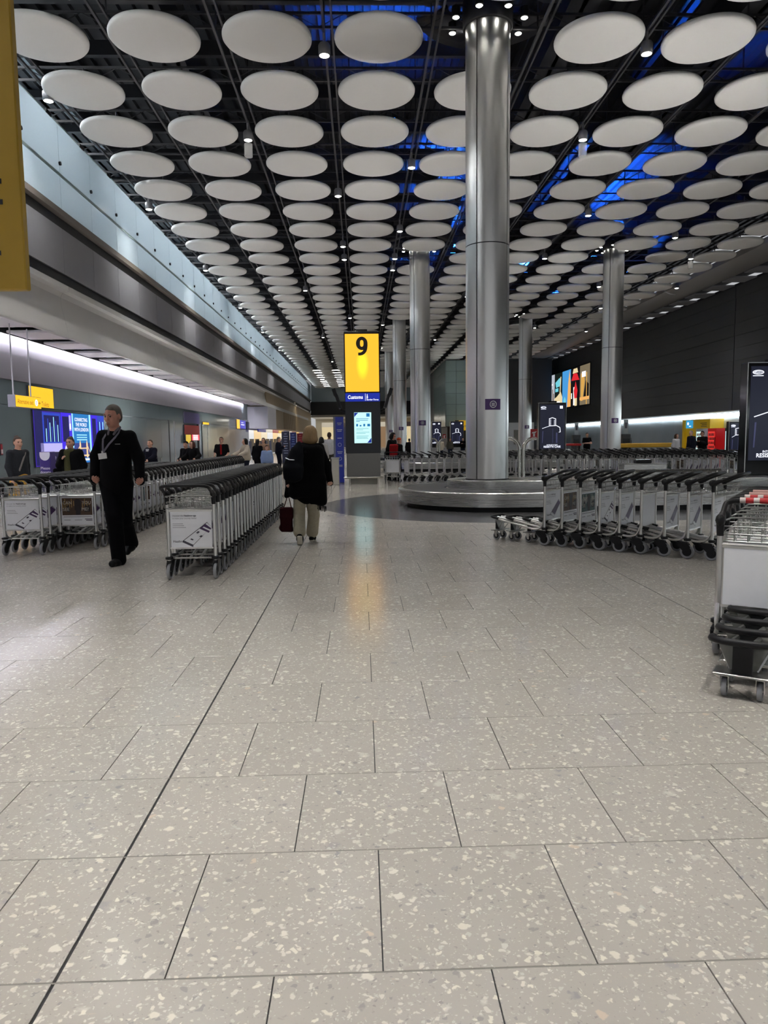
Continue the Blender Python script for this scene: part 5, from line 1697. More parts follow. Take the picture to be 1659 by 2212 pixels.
def sdf_mesh(name, prims, vox, mats, parent=None, smooth=True):
    lo = np.min([bounds(p)[0] for p in prims if not p.get('cut')], 0) - 3 * vox
    hi = np.max([bounds(p)[1] for p in prims if not p.get('cut')], 0) + 3 * vox
    n = np.ceil((hi - lo) / vox).astype(int) + 1
    F = np.full(n, .2, np.float32); T = np.zeros(n, np.int8)
    ax = [lo[i] + vox * np.arange(n[i]) for i in range(3)]
    for p in prims:
        a, b = bounds(p); pad = p['k'] + 3 * vox + .02
        i0 = np.clip(np.floor((a - pad - lo) / vox).astype(int), 0, n); i1 = np.clip(np.ceil((b + pad - lo) / vox).astype(int) + 1, 0, n)
        if (i1 <= i0).any(): continue
        sl = tuple(slice(i0[k], i1[k]) for k in range(3))
        X = np.stack(np.meshgrid(*[ax[k][sl[k]] for k in range(3)], indexing='ij'), -1)
        d = sdist(p, X); f = F[sl]; k = max(p['k'], 1e-4)
        if p.get('cut'):
            h = np.clip(.5 - .5 * (f + d) / k, 0, 1)
            F[sl] = f * (1 - h) + (-d) * h + k * h * (1 - h)
            continue
        t = T[sl]; t[d < f] = p['tag']; T[sl] = t
        h = np.clip(.5 + .5 * (f - d) / k, 0, 1)
        F[sl] = f * (1 - h) + d * h - k * h * (1 - h)
    S = F < 0
    c = [S[i:n[0] - 1 + i, j:n[1] - 1 + j, k:n[2] - 1 + k] for i in (0, 1) for j in (0, 1) for k in (0, 1)]
    sm = sum(x.astype(np.int8) for x in c)
    cell = (sm > 0) & (sm < 8)
    idx = -np.ones(cell.shape, np.int64); ids = np.argwhere(cell); idx[cell] = np.arange(len(ids))
    acc = np.zeros((len(ids), 3)); cnt = np.zeros(len(ids))
    corners = [(i, j, k) for i in (0, 1) for j in (0, 1) for k in (0, 1)]
    for A in corners:
        for axis in range(3):
            if A[axis]: continue
            B = list(A); B[axis] = 1
            fa = F[ids[:, 0] + A[0], ids[:, 1] + A[1], ids[:, 2] + A[2]]; fb = F[ids[:, 0] + B[0], ids[:, 1] + B[1], ids[:, 2] + B[2]]
            m = (fa < 0) != (fb < 0)
            t = np.where(m, fa / np.where(np.abs(fa - fb) < 1e-9, 1, fa - fb), 0)
            P = np.array(A, float)[None] + t[:, None] * (np.array(B, float) - np.array(A, float))[None]
            acc[m] += P[m]; cnt[m] += 1
    verts = lo + (ids + acc / np.maximum(cnt, 1)[:, None]) * vox
    faces = []
    for axis in range(3):
        o1, o2 = [(1, 2), (2, 0), (0, 1)][axis]
        sa = [slice(1, n[i] - 1) for i in range(3)]; sa[axis] = slice(0, n[axis] - 1)
        sb = list(sa); sb[axis] = slice(1, n[axis])
        a, b = S[tuple(sa)], S[tuple(sb)]
        e = np.argwhere(a != b)
        if not len(e): continue
        off = np.array([sa[i].start for i in range(3)]); g = e + off
        fl = a[tuple(e.T)]
        u = np.zeros(3, int); u[o1] = 1; w = np.zeros(3, int); w[o2] = 1
        q = [idx[tuple((g - u - w).T)], idx[tuple((g - w).T)], idx[tuple(g.T)], idx[tuple((g - u).T)]]
        Q = np.stack(q, 1); Q[~fl] = Q[~fl][:, ::-1]
        faces.append(Q)
    Q = np.concatenate(faces); Q = Q[(Q >= 0).all(1)]
    me = bpy.data.meshes.new(name)
    me.vertices.add(len(verts)); me.vertices.foreach_set('co', verts.astype(np.float32).ravel())
    me.loops.add(Q.size); me.loops.foreach_set('vertex_index', Q.ravel().astype(np.int32))
    me.polygons.add(len(Q)); me.polygons.foreach_set('loop_start', np.arange(0, Q.size, 4, dtype=np.int32))
    ml = mats if isinstance(mats, (list, tuple)) else [mats]
    for m in ml: me.materials.append(m)
    if len(ml) > 1:
        tv = T[ids[:, 0], ids[:, 1], ids[:, 2]]
        me.polygons.foreach_set('material_index', np.minimum(tv[Q[:, 0]], len(ml) - 1).astype(np.int32))
    me.update(calc_edges=True); me.validate()
    me.polygons.foreach_set('use_smooth', [True] * len(me.polygons))
    return link(name, me, parent)

SKIN = mat('skin', srgb(196, 150, 128), .5, noise=.06, nscale=20)
SKIN2 = mat('skin_tan', srgb(150, 106, 84), .5, noise=.06, nscale=20)
LIP = mat('lips', srgb(150, 92, 84), .5); EYE_W = mat('eye', srgb(34, 26, 24), .25)
def cloth(name, rgb, rough=.9): return mat('cloth_' + name, srgb(*rgb), rough, noise=.18, nscale=30, bump=.15, spec=.12)

def hairmat(name, rgb):
    m = mat('hair_' + name, srgb(*rgb), .55, noise=.35, nscale=1.0, bump=.35, spec=.3)
    nt = m.node_tree
    n = [x for x in nt.nodes if x.type == 'TEX_NOISE'][0]; tc = [x for x in nt.nodes if x.type == 'TEX_COORD'][0]
    mp = nt.nodes.new('ShaderNodeMapping'); mp.inputs['Scale'].default_value = (110, 110, 9)
    nt.links.new(tc.outputs['Object'], mp.inputs['Vector']); nt.links.new(mp.outputs[0], n.inputs['Vector'])
    return m
def head_prims(c, fwd, up=(0, 0, 1), s=1.0, tag=0):
    f = unit(fwd); R = rot_from(unit(np.asarray(up) - np.dot(up, f) * f), f)
    g = lambda x, y, z: np.asarray(c) + R @ (V3(x, y, z) * s)       # local x: side, y: forward, z: up
    P = [ell(g(0, -.012, .03), V3(.076, .095, .095) * s, R, tag, .02), ell(g(0, .022, -.045), V3(.062, .072, .078) * s, R, tag, .03),
         ell(g(0, .062, -.092), V3(.030, .026, .022) * s, R, tag, .03), cap(g(0, .088, .012), g(0, .108, -.028), .011 * s, .017 * s, tag, .012),
         cap(g(-.016, .098, -.034), g(.016, .098, -.034), .009 * s, None, tag, .01), cap(g(-.022, .090, -.064), g(.022, .090, -.064), .008 * s, None, tag, .008),
         cap(g(-.02, .084, -.078), g(.02, .084, -.078), .008 * s, None, tag, .008),
         cap(g(-.045, .076, .030), g(.045, .076, .030), .012 * s, None, tag, .02), ell(g(-.04, .066, -.022), V3(.024, .02, .02) * s, R, tag, .02), ell(g(.04, .066, -.022), V3(.024, .02, .02) * s, R, tag, .02)]
    for q in (-1, 1):
        P.append(cut(ell(g(q * .032, .098, .010), V3(.017, .015, .010) * s, R, tag, .012)))
        P.append(ell(g(q * .079, -.012, -.008), V3(.010, .022, .034) * s, R, tag, .006))
    return P, g, R
def hand_prims(w, d, n, side, curl=.5, tag=0, s=1.0):
    """w wrist, d direction of the hand, n palm normal, side +1/-1 puts the thumb"""
    d = unit(d); n = unit(np.asarray(n) - np.dot(n, d) * d); x = np.cross(d, n) * side
    w = np.asarray(w, float)
    P = [cap(w - d * .01, w + d * .03, .025 * s, .026 * s, tag, .02)]
    for k in range(4):                                         # palm and fingers
        o = (k - 1.5) * .019 * s
        base = w + d * .085 * s + x * o
        P.append(cap(w + d * .025 + x * o * .7, base, .015 * s, .0125 * s, tag, .012))
        L = (.058, .068, .063, .050)[k] * s
        c1 = curl * .9; d1 = d * math.cos(c1) + n * math.sin(c1)
        c2 = curl * 2.0; d2 = d * math.cos(c2) + n * math.sin(c2)
        m = base + d1 * L * .55; e = m + d2 * L * .55
        P += [cap(base, m, .0098 * s, .0090 * s, tag, .004), cap(m, e, .0090 * s, .0075 * s, tag, .004)]
    tb = w + d * .03 - x * .024 * s
    tm = tb + (d * .75 - x * .45 + n * .35) * .042 * s
    te = tm + (d * .9 - x * .05 + n * .4) * .034 * s
    P += [cap(tb, tm, .014 * s, .011 * s, tag, .01), cap(tm, te, .0105 * s, .0085 * s, tag, .004)]
    return P

def person(label, J, fwd, look, outfit, vox=.012, group=None, name='person', extra=None):
    """J: 3D joints. fwd: direction the chest faces. look: direction the face points. outfit: garment description."""
    t = thing(name, label, 'person', (float(J['ground'][0]), float(J['ground'][1]), 0), 0, group)
    org = V3(J['ground'][0], J['ground'][1], 0)
    J = {k: np.asarray(v, float) - org for k, v in J.items()}
    s = outfit.get('s', 1.0); g_ = outfit.get('girth', 1.0)
    up = V3(0, 0, 1); f = unit(V3(fwd[0], fwd[1], 0)); sd = np.cross(f, up)                      # sd points to the person's right
    neck, pel = J['neck'], (J['hipL'] + J['hipR']) / 2
    spine = unit(neck - pel)
    Rt = rot_from(spine, f)
    chest = pel + (neck - pel) * .68; belly = pel + (neck - pel) * .30
    hp, hg, hR = head_prims(J['head'], look, J.get('hup', (0, 0, 1)), s)
    sk = outfit.get('skin', SKIN)
    B = list(hp)
    B.append(cap(neck - spine * .02, J['head'] - V3(0, 0, .06) * s - unit(look) * .015, .056 * s, .052 * s, 0, .02))
    shw = .5 * np.linalg.norm(J['shL'] - J['shR'])
    Ls = np.linalg.norm(neck - pel)
    def torso(grow, sc, t0=0.0):
        out = []
        for u, w_, d_ in ((.02, .158, .118), (.17, .160, .122 * g_), (.32, .158, .122 * g_), (.47, .160, .118), (.62, shw * .86, .116), (.76, shw * .88, .108), (.87, shw * .66, .085)):
            if u < t0: continue
            out.append(ell(pel + spine * Ls * u, V3(w_ * sc + grow, d_ * sc + grow, Ls * .17), Rt, 0, .07))
        return out
    B += torso(-.004, .90)
    for q in 'LR':
        sh, el, wr = J['sh' + q], J['el' + q], J['wr' + q]
        B += [cap(neck - spine * .05, sh, .05, .055, 0, .04), cap(sh, el, .048 * s, .038 * s, 0, .03), cap(el, wr, .039 * s, .025 * s, 0, .02)]
        hd = J.get('hd' + q, wr - el); pn = J.get('pn' + q, (sd if q == 'L' else -sd))
        B += hand_prims(wr, hd, pn, 1 if q == 'L' else -1, outfit.get('curl', .5), 0, s)
        hip, kn, an = J['hip' + q], J['kn' + q], J['an' + q]
        B += [cap(hip, kn, .080, .052, 0, .04), cap(kn, an, .052, .036, 0, .03), cap(an, an - up * .03 + unit(J['toe' + q] - an) * .09, .030, .022, 0, .02)]
    sdf_mesh('body', B, vox, sk, t)
    # eyes, brows and mouth
    mb = MB()
    for q in (-1, 1):
        mb.sphere(tuple(hg(q * .032, .078, .010)), .0105 * s, 8, 6)
        mb.tube([tuple(hg(q * .016, .0915, .026)), tuple(hg(q * .034, .0905, .031)), tuple(hg(q * .052, .079, .026))], .0045 * s, 5)
    mb.build('eyes', EYE_W, t, smooth=True)
    MB().tube([tuple(hg(-.024, .0935, -.071)), tuple(hg(0, .0985, -.0705)), tuple(hg(.024, .0935, -.071))], .0048 * s, 6).build('mouth', LIP, t, smooth=True)
    # hair
    H = []
    hs = outfit.get('hair', 'short'); hc = outfit['haircol']
    if hs != 'bald':
        H = [ell(hg(0, -.020, .040), V3(.081, .099, .090) * s, hR, 0, .02), ell(hg(0, -.055, -.01), V3(.074, .062, .08) * s, hR, 0, .02)]
        if hs == 'bob':
            H += [ell(hg(0, -.03, -.01), V3(.108, .105, .125) * s, hR, 0, .03), ell(hg(0, -.03, -.085), V3(.122, .10, .075) * s, hR, 0, .04)]
        if hs == 'long':
            H += [ell(hg(0, -.045, -.03), V3(.09, .08, .12) * s, hR, 0, .03), ell(hg(0, -.075, -.17), V3(.085, .05, .16) * s, hR, 0, .03)]
        if hs == 'bun':
            H += [ell(hg(0, -.06, .11), V3(.045, .045, .04) * s, hR, 0, .015)]
        if hs == 'cap':
            H = [ell(hg(0, -.012, .06), V3(.088, .104, .072) * s, hR, 0, .02)]
        cutf = .115 if hs in ('bob', 'long') else .10
        if hs in ('bob', 'long'):
            H += [cut(rbox(hg(0, .12, -.06), V3(.052, .085, .125) * s, .012, hR, 0, .012))]
        else:
            H += [cut(rbox(hg(0, .135, -.045), V3(.2, .10, .10) * s, .006, hR, 0, .02)), cut(rbox(hg(0, .05, -.10), V3(.2, .08, .09) * s, .006, hR, 0, .02))]
        sdf_mesh('hair', H, min(vox, .012), hc, t)
    # top
    T_ = []
    th = outfit.get('pad', .014)
    slv = outfit.get('sleeve', 'long')
    T_ += torso(th, 1.0)
    hem = outfit.get('hem', .06)
    T_ += [ell(pel + spine * .03 - up * (hem - .06), V3(.160 + th, .124 + th, .10 + hem * .4), Rt, 0, .07)]
    T_ += [cap(neck - spine * .055, neck - spine * .005, .075, .062, 0, .02)]
    for q in 'LR':
        sh, el, wr = J['sh' + q], J['el' + q], J['wr' + q]
        T_ += [cap(neck - spine * .05, sh, .055 + th * .5, .048 + th * .6, 0, .05), cap(sh, el if slv == 'long' else sh + (el - sh) * .75, .052 + th * .8, .046 + th, 0, .04)]
        if slv == 'long':
            T_ += [cap(el, wr - unit(wr - el) * .005, .046 + th, .032 + th, 0, .03)]
    for q in outfit.get('top_extra', []):
        T_.append(q)
    sdf_mesh(outfit.get('topname', 'jumper'), T_, vox, outfit['top'], t)
    # trousers or skirt
    wd = outfit.get('leg', .012)
    U = [ell(pel - up * .01, V3(.165 + wd, .125 + wd, .12), Rt, 0, .04)]
    for q in 'LR':
        hip, kn, an = J['hip' + q], J['kn' + q], J['an' + q]
        flare = outfit.get('flare', 0)
        U += [cap(hip, kn, .088 + wd, .064 + wd + flare * .5, 0, .012 if flare > .02 else .03), cap(kn, an + unit(kn - an) * outfit.get('ankle', .0), .062 + wd + flare * .5, .050 + wd + flare, 0, .012 if flare > .02 else .03)]
    if outfit.get('skirt'):
        U = [ell(pel - up * .01, V3(.17, .135, .12), Rt, 0, .04), cap(pel, pel - up * .55, .16, .22, 0, .05)]
    sdf_mesh('trousers' if not outfit.get('skirt') else 'skirt', U, vox, outfit['legs'], t)
    # shoes
    for q in 'LR':
        an, toe = J['an' + q], J['toe' + q]
        d = unit(toe - an); hl = an - up * .045 - d * .0
        dn = outfit.get('sole_dn', {}).get(q)
        heel = J.get('heel' + q, an + V3(-d[0] * .05, -d[1] * .05, -.055))
        z_ = outfit.get('shoe', 1.0); S_ = [cap(heel, toe, .037 * z_, .033 * z_, 0, .02), cap(an, (heel + toe) / 2, .045 * z_, .04 * z_, 0, .03), ell((heel + toe) / 2, V3(.045, .045, .035) * z_, None, 0, .03)]
        S_ += outfit.get('shoe_extra', {}).get(q, [])
        sdf_mesh('shoe', S_, max(vox * .8, .008), outfit['shoes'], t)
    if extra:
        extra(t, J, dict(hg=hg, f=f, sd=sd, up=up, chest=chest, belly=belly, pel=pel, spine=spine, Rt=Rt, shw=shw))
    return t

def stand(x, y, h, head_deg, arms='down', step=.0, lean=0.0):
    """upright joints; head_deg: heading, 0 faces the camera (-Y), 90 faces right (+X)"""
    a = math.radians(head_deg); f = V3(math.sin(a), -math.cos(a), 0); sd = np.cross(f, V3(0, 0, 1)); k = h / 1.75
    P = lambda s, fr, z: V3(x, y, 0) + sd * s * k + f * fr * k + V3(0, 0, z * k)
    J = dict(ground=(x, y, 0), head=P(0, .03 + lean * .9, 1.63 - lean * .15), neck=P(0, lean * .75, 1.46 - lean * .1), shL=P(-.185, lean * .7, 1.41 - lean * .1), shR=P(.185, lean * .7, 1.41 - lean * .1),
             hipL=P(-.09, 0, .93), hipR=P(.09, 0, .93), knL=P(-.1, .05 + step * .5, .50), knR=P(.1, .05 - step * .35, .50),
             anL=P(-.1, step * .9, .085), anR=P(.1, -step * .9, .085 + abs(step) * .12))
    J['toeL'] = J['anL'] + f * .13 * k - V3(0, 0, .055); J['toeR'] = J['anR'] + f * .13 * k - V3(0, 0, .055 + .0 * step)
    if arms == 'down':
        J.update(elL=P(-.245, -.03 - step * .3, 1.13), elR=P(.245, -.03 + step * .3, 1.13), wrL=P(-.255, .03 - step * .6, .88), wrR=P(.255, .03 + step * .6, .88))
    elif arms == 'push':
        J.update(elL=P(-.25, .05, 1.14), elR=P(.25, .05, 1.14), wrL=P(-.22, .30, 1.05), wrR=P(.22, .30, 1.05))
    elif arms == 'crossed':
        J.update(elL=P(-.25, .05, 1.14), elR=P(.25, .05, 1.14), wrL=P(.08, .20, 1.15), wrR=P(-.08, .22, 1.19))
    elif arms == 'strap':
        J.update(elL=P(-.25, -.03, 1.13), elR=P(.26, .04, 1.14), wrL=P(-.25, .06, .9), wrR=P(.12, .18, 1.27))
    elif arms == 'reach':
        J.update(elL=P(-.30, .12, 1.20), elR=P(.28, .15, 1.20), wrL=P(-.34, .38, 1.10), wrR=P(.30, .40, 1.10))
    elif arms == 'phone':
        J.update(elL=P(-.23, .03, 1.13), elR=P(.22, .03, 1.13), wrL=P(-.08, .26, 1.24), wrR=P(.08, .26, 1.24))
    return J, f

# ---- the member of staff walking towards the camera
Y0m = 8.78
JM = lambda px, py, dy=0.0: ony(px, py, Y0m + dy)
J = dict(ground=(JM(254, 1215).x, Y0m, 0), head=JM(243.5, 899, -.06), neck=JM(249, 932, .0), shR=JM(223, 942, .02), shL=JM(281, 943, .0),
         elR=JM(207.5, 985, .08), elL=JM(299.5, 988, -.02), wrR=JM(204.5, 1036, .0), wrL=JM(303, 1040, -.12),
         hipR=JM(236, 1044, .0), hipL=JM(267, 1044, .0), knR=JM(247, 1117, -.14), knL=JM(268, 1122, .02), anR=JM(256, 1193, -.10), anL=JM(283, 1170, .34))
J = {k: np.array(v) for k, v in J.items()}
J['anR'][2] = .09
J['toeR'] = J['anR'] + V3(-.03, -.15, -.052); J['heelR'] = J['anR'] + V3(.01, .05, -.054)
J['toeL'] = J['anL'] + V3(-.02, -.10, -.115); J['heelL'] = J['anL'] + V3(.02, .06, -.02)
J['hdR'] = V3(-.03, -.12, -1); J['hdL'] = V3(.02, -.2, -1); J['pnR'] = V3(1, .4, 0); J['pnL'] = V3(-1, .3, 0)
LANYARD = mat('lanyard', srgb(96, 92, 106), .7); BADGE = mat('badge_card', srgb(206, 206, 204), .4)
COLLAR = cloth('grey_collar', (96, 92, 98))
def man_extra(t, J, q):
    f = q['f']; ch = q['chest']; nk = J['neck']; sd = q['sd']; up = q['up']
    def front(s, z, out=0.0):       # point on the chest surface: s along person's right, z absolute
        w = q['shw'] + .03
        d = .128 * math.sqrt(max(0, 1 - (s / w) ** 2)) + .024 + out
        return q['pel'] + (nk - q['pel']) * ((z - q['pel'][2]) / (nk[2] - q['pel'][2])) + sd * s + f * d
    zb = JM(228, 981).z
    bx = .085
    pts_r = [nk + sd * .06 + up * .035 + f * .02, nk + sd * .07 - up * .03 + f * .085, front(.08, nk[2] - .09), front(bx, zb + .12), front(bx, zb + .03)]
    pts_l = [nk - sd * .07 + up * .035 + f * .01, nk - sd * .085 - up * .02 + f * .085, front(-.075, nk[2] - .07), front(.0, zb + .12), front(bx - .01, zb + .03)]
    for pts in (pts_r, pts_l):
        mb = MB()
        for a, b in zip(pts[:-1], pts[1:]):
            a, b = Vector(a), Vector(b); d = (b - a).normalized(); sdv = Vector(f).cross(d).normalized(); n = d.cross(sdv)
            mb.box((a + b) / 2, (.022, .004, (b - a).length + .01), 0, 0, (sdv, n, d))
        mb.build('lanyard', LANYARD, t)
    c = Vector(front(bx + .0, zb - .02, .012))
    ax = Vector((-sd[0], -sd[1], .12)).normalized(); ay = Vector(f); az = ax.cross(ay)
    MB().box(c, (.105, .006, .068), 0, 0, (ax, ay, az)).build('badge', BADGE, t)
    MB().box(c + Vector((0, 0, .045)), (.02, .008, .03), 0, 0, (ax, ay, az)).build('clip', ALU, t)
    c = Vector(front(-.10, nk[2] - .15, .004)); MB().box(c, (.065, .003, .008), 0, 0, (Vector(-sd), Vector(f), Vector((0, 0, 1)))).build('logo', mat('jumper_logo', srgb(120, 118, 120), .6), t)
    for s in (-1, 1):
        P = [cap(nk + sd * s * .05 + f * .035 + up * .03, nk + sd * s * .035 + f * .10 - up * .035, .020, .014, 0, .01), cap(nk + sd * s * .06 + up * .045, nk + sd * s * .05 + f * .035 + up * .03, .018, .020, 0, .01)]
        sdf_mesh('collar', P, .006, COLLAR, t)
person('man in black jumper and trousers with lanyard and badge, walking towards the camera', J, (-.18, -1), (-.36, -.92, -.20),
       dict(haircol=hairmat('grey', (74, 68, 62)), hair='short', top=cloth('black_jumper', (5, 5, 7)), legs=cloth('black_trousers', (5, 5, 8)), shoes=mat('black_leather', (.004, .004, .005), .5, spec=.2), skin=mat('skin_ruddy', srgb(176, 124, 104), .5), girth=1.18, pad=.022, s=1.06, hem=.12, leg=.026, flare=.008, curl=.75, ankle=-.03, shoe=1.22), .0085, extra=man_extra)

# ---- the woman walking away with a backpack
Yw = 10.25
JW = lambda px, py, dy=0.0: np.array(ony(px, py, Yw + dy))
J = dict(ground=(JW(660, 1165)[0], Yw, 0), head=JW(672, 938, .02), neck=JW(668, 960, .0), shL=JW(648, 966, .0), shR=JW(690, 967, .0),
         elL=JW(624, 1006, -.02), elR=JW(706, 1005, .02), wrL=JW(623, 1050, .02), wrR=JW(713.5, 1044, -.02),
         hipL=JW(648, 1062, .0), hipR=JW(671, 1062, .0), knL=JW(646, 1112, .04), knR=JW(678, 1112, .14), anL=JW(647.5, 1155, -.12), anR=JW(674, 1158, .28))
J['anR'][2] = .085
J['toeL'] = J['anL'] + V3(0, .06, -.13); J['heelL'] = J['anL'] + V3(0, -.03, .0)
J['toeR'] = J['anR'] + V3(.02, .13, -.052); J['heelR'] = J['anR'] + V3(-.005, -.06, -.05)
J['hdR'] = V3(.05, .05, -1); J['hdL'] = V3(-.02, .0, -1); J['pnR'] = V3(-.6, 1, 0); J['pnL'] = V3(.8, .6, 0)
BLK_KNIT = cloth('black_shawl', (4, 4, 5)); BEIGE = cloth('beige_trousers', (164, 157, 138)); PACK = cloth('dark_backpack', (12, 13, 18)); MAROON = cloth('maroon_bag', (46, 12, 18))
WSOLE = mat('white_sole', srgb(186, 180, 164), .6)
def woman_extra(t, J, q):
    up = q['up']; org = V3(*t.location)
    W = lambda px, py, dy=0.0: JW(px, py, dy) - org
    # long shawl panels: uneven hem, fringe at the right corner
    S_ = [rbox(W(668, 1012, -.02), V3(.10, .06, .26), .08, None, 0, .06), rbox(W(655, 1046, .0), V3(.12, .09, .10), .06, None, 0, .06), rbox(W(661, 1060, .0), V3(.12, .12, .035), .05, None, 0, .05), rbox(W(686, 1058, -.06), V3(.085, .05, .17), .03, None, 0, .05), cap(W(655, 975, -.06), W(640, 1062, -.02), .08, .11, 0, .06), cap(W(690, 975, -.05), W(694, 1082, -.05), .06, .07, 0, .06),
          cap(W(627, 1040, .0), W(619, 1071, .0), .06, .035, 0, .05), cap(W(642, 1060, .0), W(655, 1070, -.03), .09, .07, 0, .05)]
    sdf_mesh('shawl', S_, .010, BLK_KNIT, t)
    mb = MB()
    random.seed(2)
    for k in range(16):
        x = 686 + k * 1.25
        a = W(x, 1090 + .25 * k, -.06); b = W(x + random.uniform(-1.5, 1.5), 1101 + .3 * k + random.uniform(-2, 2), -.06)
        mb.tube([tuple(a), tuple((a + b) / 2 + V3(.004, 0, 0)), tuple(b)], .0035, 4)
    mb.build('fringe', BLK_KNIT, t)
    P = [ell(W(634, 1012, -.25), V3(.135, .13, .19), None, 0, .06), ell(W(640, 985, -.22), V3(.10, .10, .14), None, 0, .06), rbox(W(632, 1022, -.28), V3(.07, .06, .05), .05, None, 0, .06), ell(W(646, 966, -.18), V3(.05, .06, .08), None, 0, .05)]
    bpk = sdf_mesh('backpack', P, .010, PACK, t)
    mb = MB(); mb.tube([tuple(W(617, 989, -.30)), tuple(W(625, 993, -.36)), tuple(W(636, 993.5, -.37))], .006, 5)
    mb.build('zip', ALU, bpk, smooth=True)
    for px in (650, 663):
        MB().tube([tuple(W(px - 4, 978, -.17)), tuple(W(px, 962, -.08)), tuple(W(px + 1, 960, .02)), tuple(W(px, 975, .12))], .017, 6).build('strap', PACK, bpk, smooth=True)
    for q_ in 'LR':
        an, toe, hl = J['an' + q_], J['toe' + q_], J['heel' + q_]
        d = unit(toe - hl); n = V3(0, 0, -1) if q_ == 'R' else V3(0, -1, -.2)
        sdf_mesh('sole', [cap(hl + n * .028, toe + n * .022, .032, .034, 0, .01)] if q_ == 'R' else [rbox(W(647.5, 1167, -.20), V3(.024, .006, .048), .014, None, 0, .01)], .008, WSOLE, t)
person('woman with blonde bob in black shawl and beige trousers, walking away with backpack', J, (.08, 1), (.45, .9, -.05),
       dict(haircol=hairmat('blonde', (138, 112, 78)), hair='bob', top=BLK_KNIT, topname='black_top', legs=BEIGE, shoes=cloth('black_canvas', (14, 14, 16)), pad=.012, leg=.004, flare=.034, s=.95, hem=.12, curl=.55, ankle=.045), .0090, extra=woman_extra)
# the maroon tote she carries
t = thing('tote_bag', 'dark red tote bag hanging from the hand of the woman walking away', 'bag', tuple(JW(619, 1149.5, .0)))
og = V3(*t.location)
sdf_mesh('bag_body', [rbox(JW(619, 1131, 0) - og, V3(.055, .035, .085), .03, None, 0, .03), rbox(JW(619, 1107, 0) - og, V3(.068, .03, .05), .025, None, 0, .04), cap(JW(609, 1140, 0) - og, JW(630, 1144, 0) - og, .04, .03, 0, .03)], .008, MAROON, t)
for dy in (-.03, .03):
    MB().tube([tuple(JW(612, 1100, dy) - og), tuple(JW(618, 1082, dy * .5) - og), tuple(JW(621.5, 1066, 0) - og), tuple(JW(625.5, 1080, dy * .5) - og), tuple(JW(630, 1100, dy) - og)], .007, 6).build('handle', MAROON, t, smooth=True)

# ---- travellers and staff farther off
BROWNH = hairmat('brown', (58, 40, 28)); BLACKH = hairmat('black', (14, 12, 12)); GREYH = hairmat('light_grey', (120, 116, 110))
NAVY = cloth('navy_suit', (16, 18, 30)); DKGREY = cloth('dark_grey_knit', (44, 46, 50)); OLIVE = cloth('olive_scarf', (72, 72, 48)); BLKC = cloth('black_coat', (12, 12, 14)); WHITEC = cloth('white_shirt', (190, 190, 194)); CREAMC = cloth('cream_coat', (186, 176, 160)); DENIM = cloth('dark_jeans', (30, 34, 46)); YELC = cloth('ochre_skirt', (186, 146, 70)); REDC = cloth('red_garment', (140, 26, 30)); KHAKI = cloth('khaki', (70, 68, 60))
SHOE = MATS['black_leather']
def walker(px, ytop, Y, deg, label, top, legs, haircol, hair='short', arms='down', look=None, step=.0, vox=.016, lean=0.0, extra=None, **kw):
    p = ony(px, ytop, Y)
    h = max(kw.pop('hmin', 1.45), min(2.0, p.z))
    J, f = stand(p.x, Y, h, deg, arms, step, lean)
    o = dict(haircol=haircol, hair=hair, top=top, legs=legs, shoes=SHOE, s=h / 1.75); o.update(kw)
    return person(label, J, f, look if look is not None else (f[0], f[1], -.05), o, vox, None, 'person', extra)
def strap_extra(col, side=1):
    def fn(t, J, q):
        a = J['shL' if side > 0 else 'shR']; b = J['hipR' if side > 0 else 'hipL']
        f = q['f']
        MB().tube([tuple(a + f * .02 + V3(0, 0, .05)), tuple(q['chest'] + f * .155), tuple(q['belly'] + f * .15 + q['sd'] * .08 * side), tuple(b + f * .10 + V3(0, 0, .05))], .018, 6).build('strap', col, t, smooth=True)
    return fn
def scarf_extra(t, J, q):
    f = q['f']
    P = [cap(q['chest'] + f * .12 + V3(0, 0, .12) + q['sd'] * .02, q['belly'] + f * .15 - V3(0, 0, .15), .06, .07, 0, .04), ell(J['neck'] + V3(0, 0, -.005) + f * .03, V3(.10, .09, .055), None, 0, .03)]
    sdf_mesh('scarf', P, .014, OLIVE, t)
    bag = sdf_mesh('handbag', [rbox(J['hipR'] + q['sd'] * .16 - V3(0, 0, .0), V3(.07, .1, .09), .04, None, 0, .03)], .016, BLKC, t)
def tie_extra(col):
    def fn(t, J, q):
        f = q['f']
        MB().box(Vector(q['chest'] + f * .135 - V3(0, 0, .02)), (.055, .02, .36)).build('tie', col, t)
    return fn
def shirt_extra(t, J, q):
    f = q['f']; c = q['chest'] + f * .118
    sdv = Vector(q['sd']); a = Vector(c) + Vector((0, 0, .14)); b = Vector(c) - Vector((0, 0, .08))
    mb = MB(); mb.add([a - sdv * .07, a + sdv * .07, b + Vector(f) * .015], [(0, 1, 2)]); mb.add([x + Vector(f) * .012 for x in (a - sdv * .07, a + sdv * .07, b + Vector(f) * .015)], [(0, 1, 2), (2, 1, 0)])
    mb.build('shirt_front', WHITEC, t)
walker(36, 944, 14.2, 62, 'woman in dark grey knit and ochre skirt with pale cross strap at far left', DKGREY, YELC, BROWNH, 'bun', 'down', (.75, -.6, -.1), .12, .013, skirt=True, extra=strap_extra(cloth('pale_strap', (120, 116, 112))))
walker(152, 945, 14.6, -8, 'woman in dark jacket with olive scarf in front of the purple advert', BLKC, DENIM, BROWNH, 'bun', 'strap', (-.1, -1, .0), .05, .013, pad=.03, extra=scarf_extra)
walker(325, 950, 21.0, -35, 'man in navy suit and white shirt pulling a case, right of the black jumper man', NAVY, NAVY, BROWNH, 'short', 'reach', (-.3, -1, 0), .08, pad=.025, extra=shirt_extra)
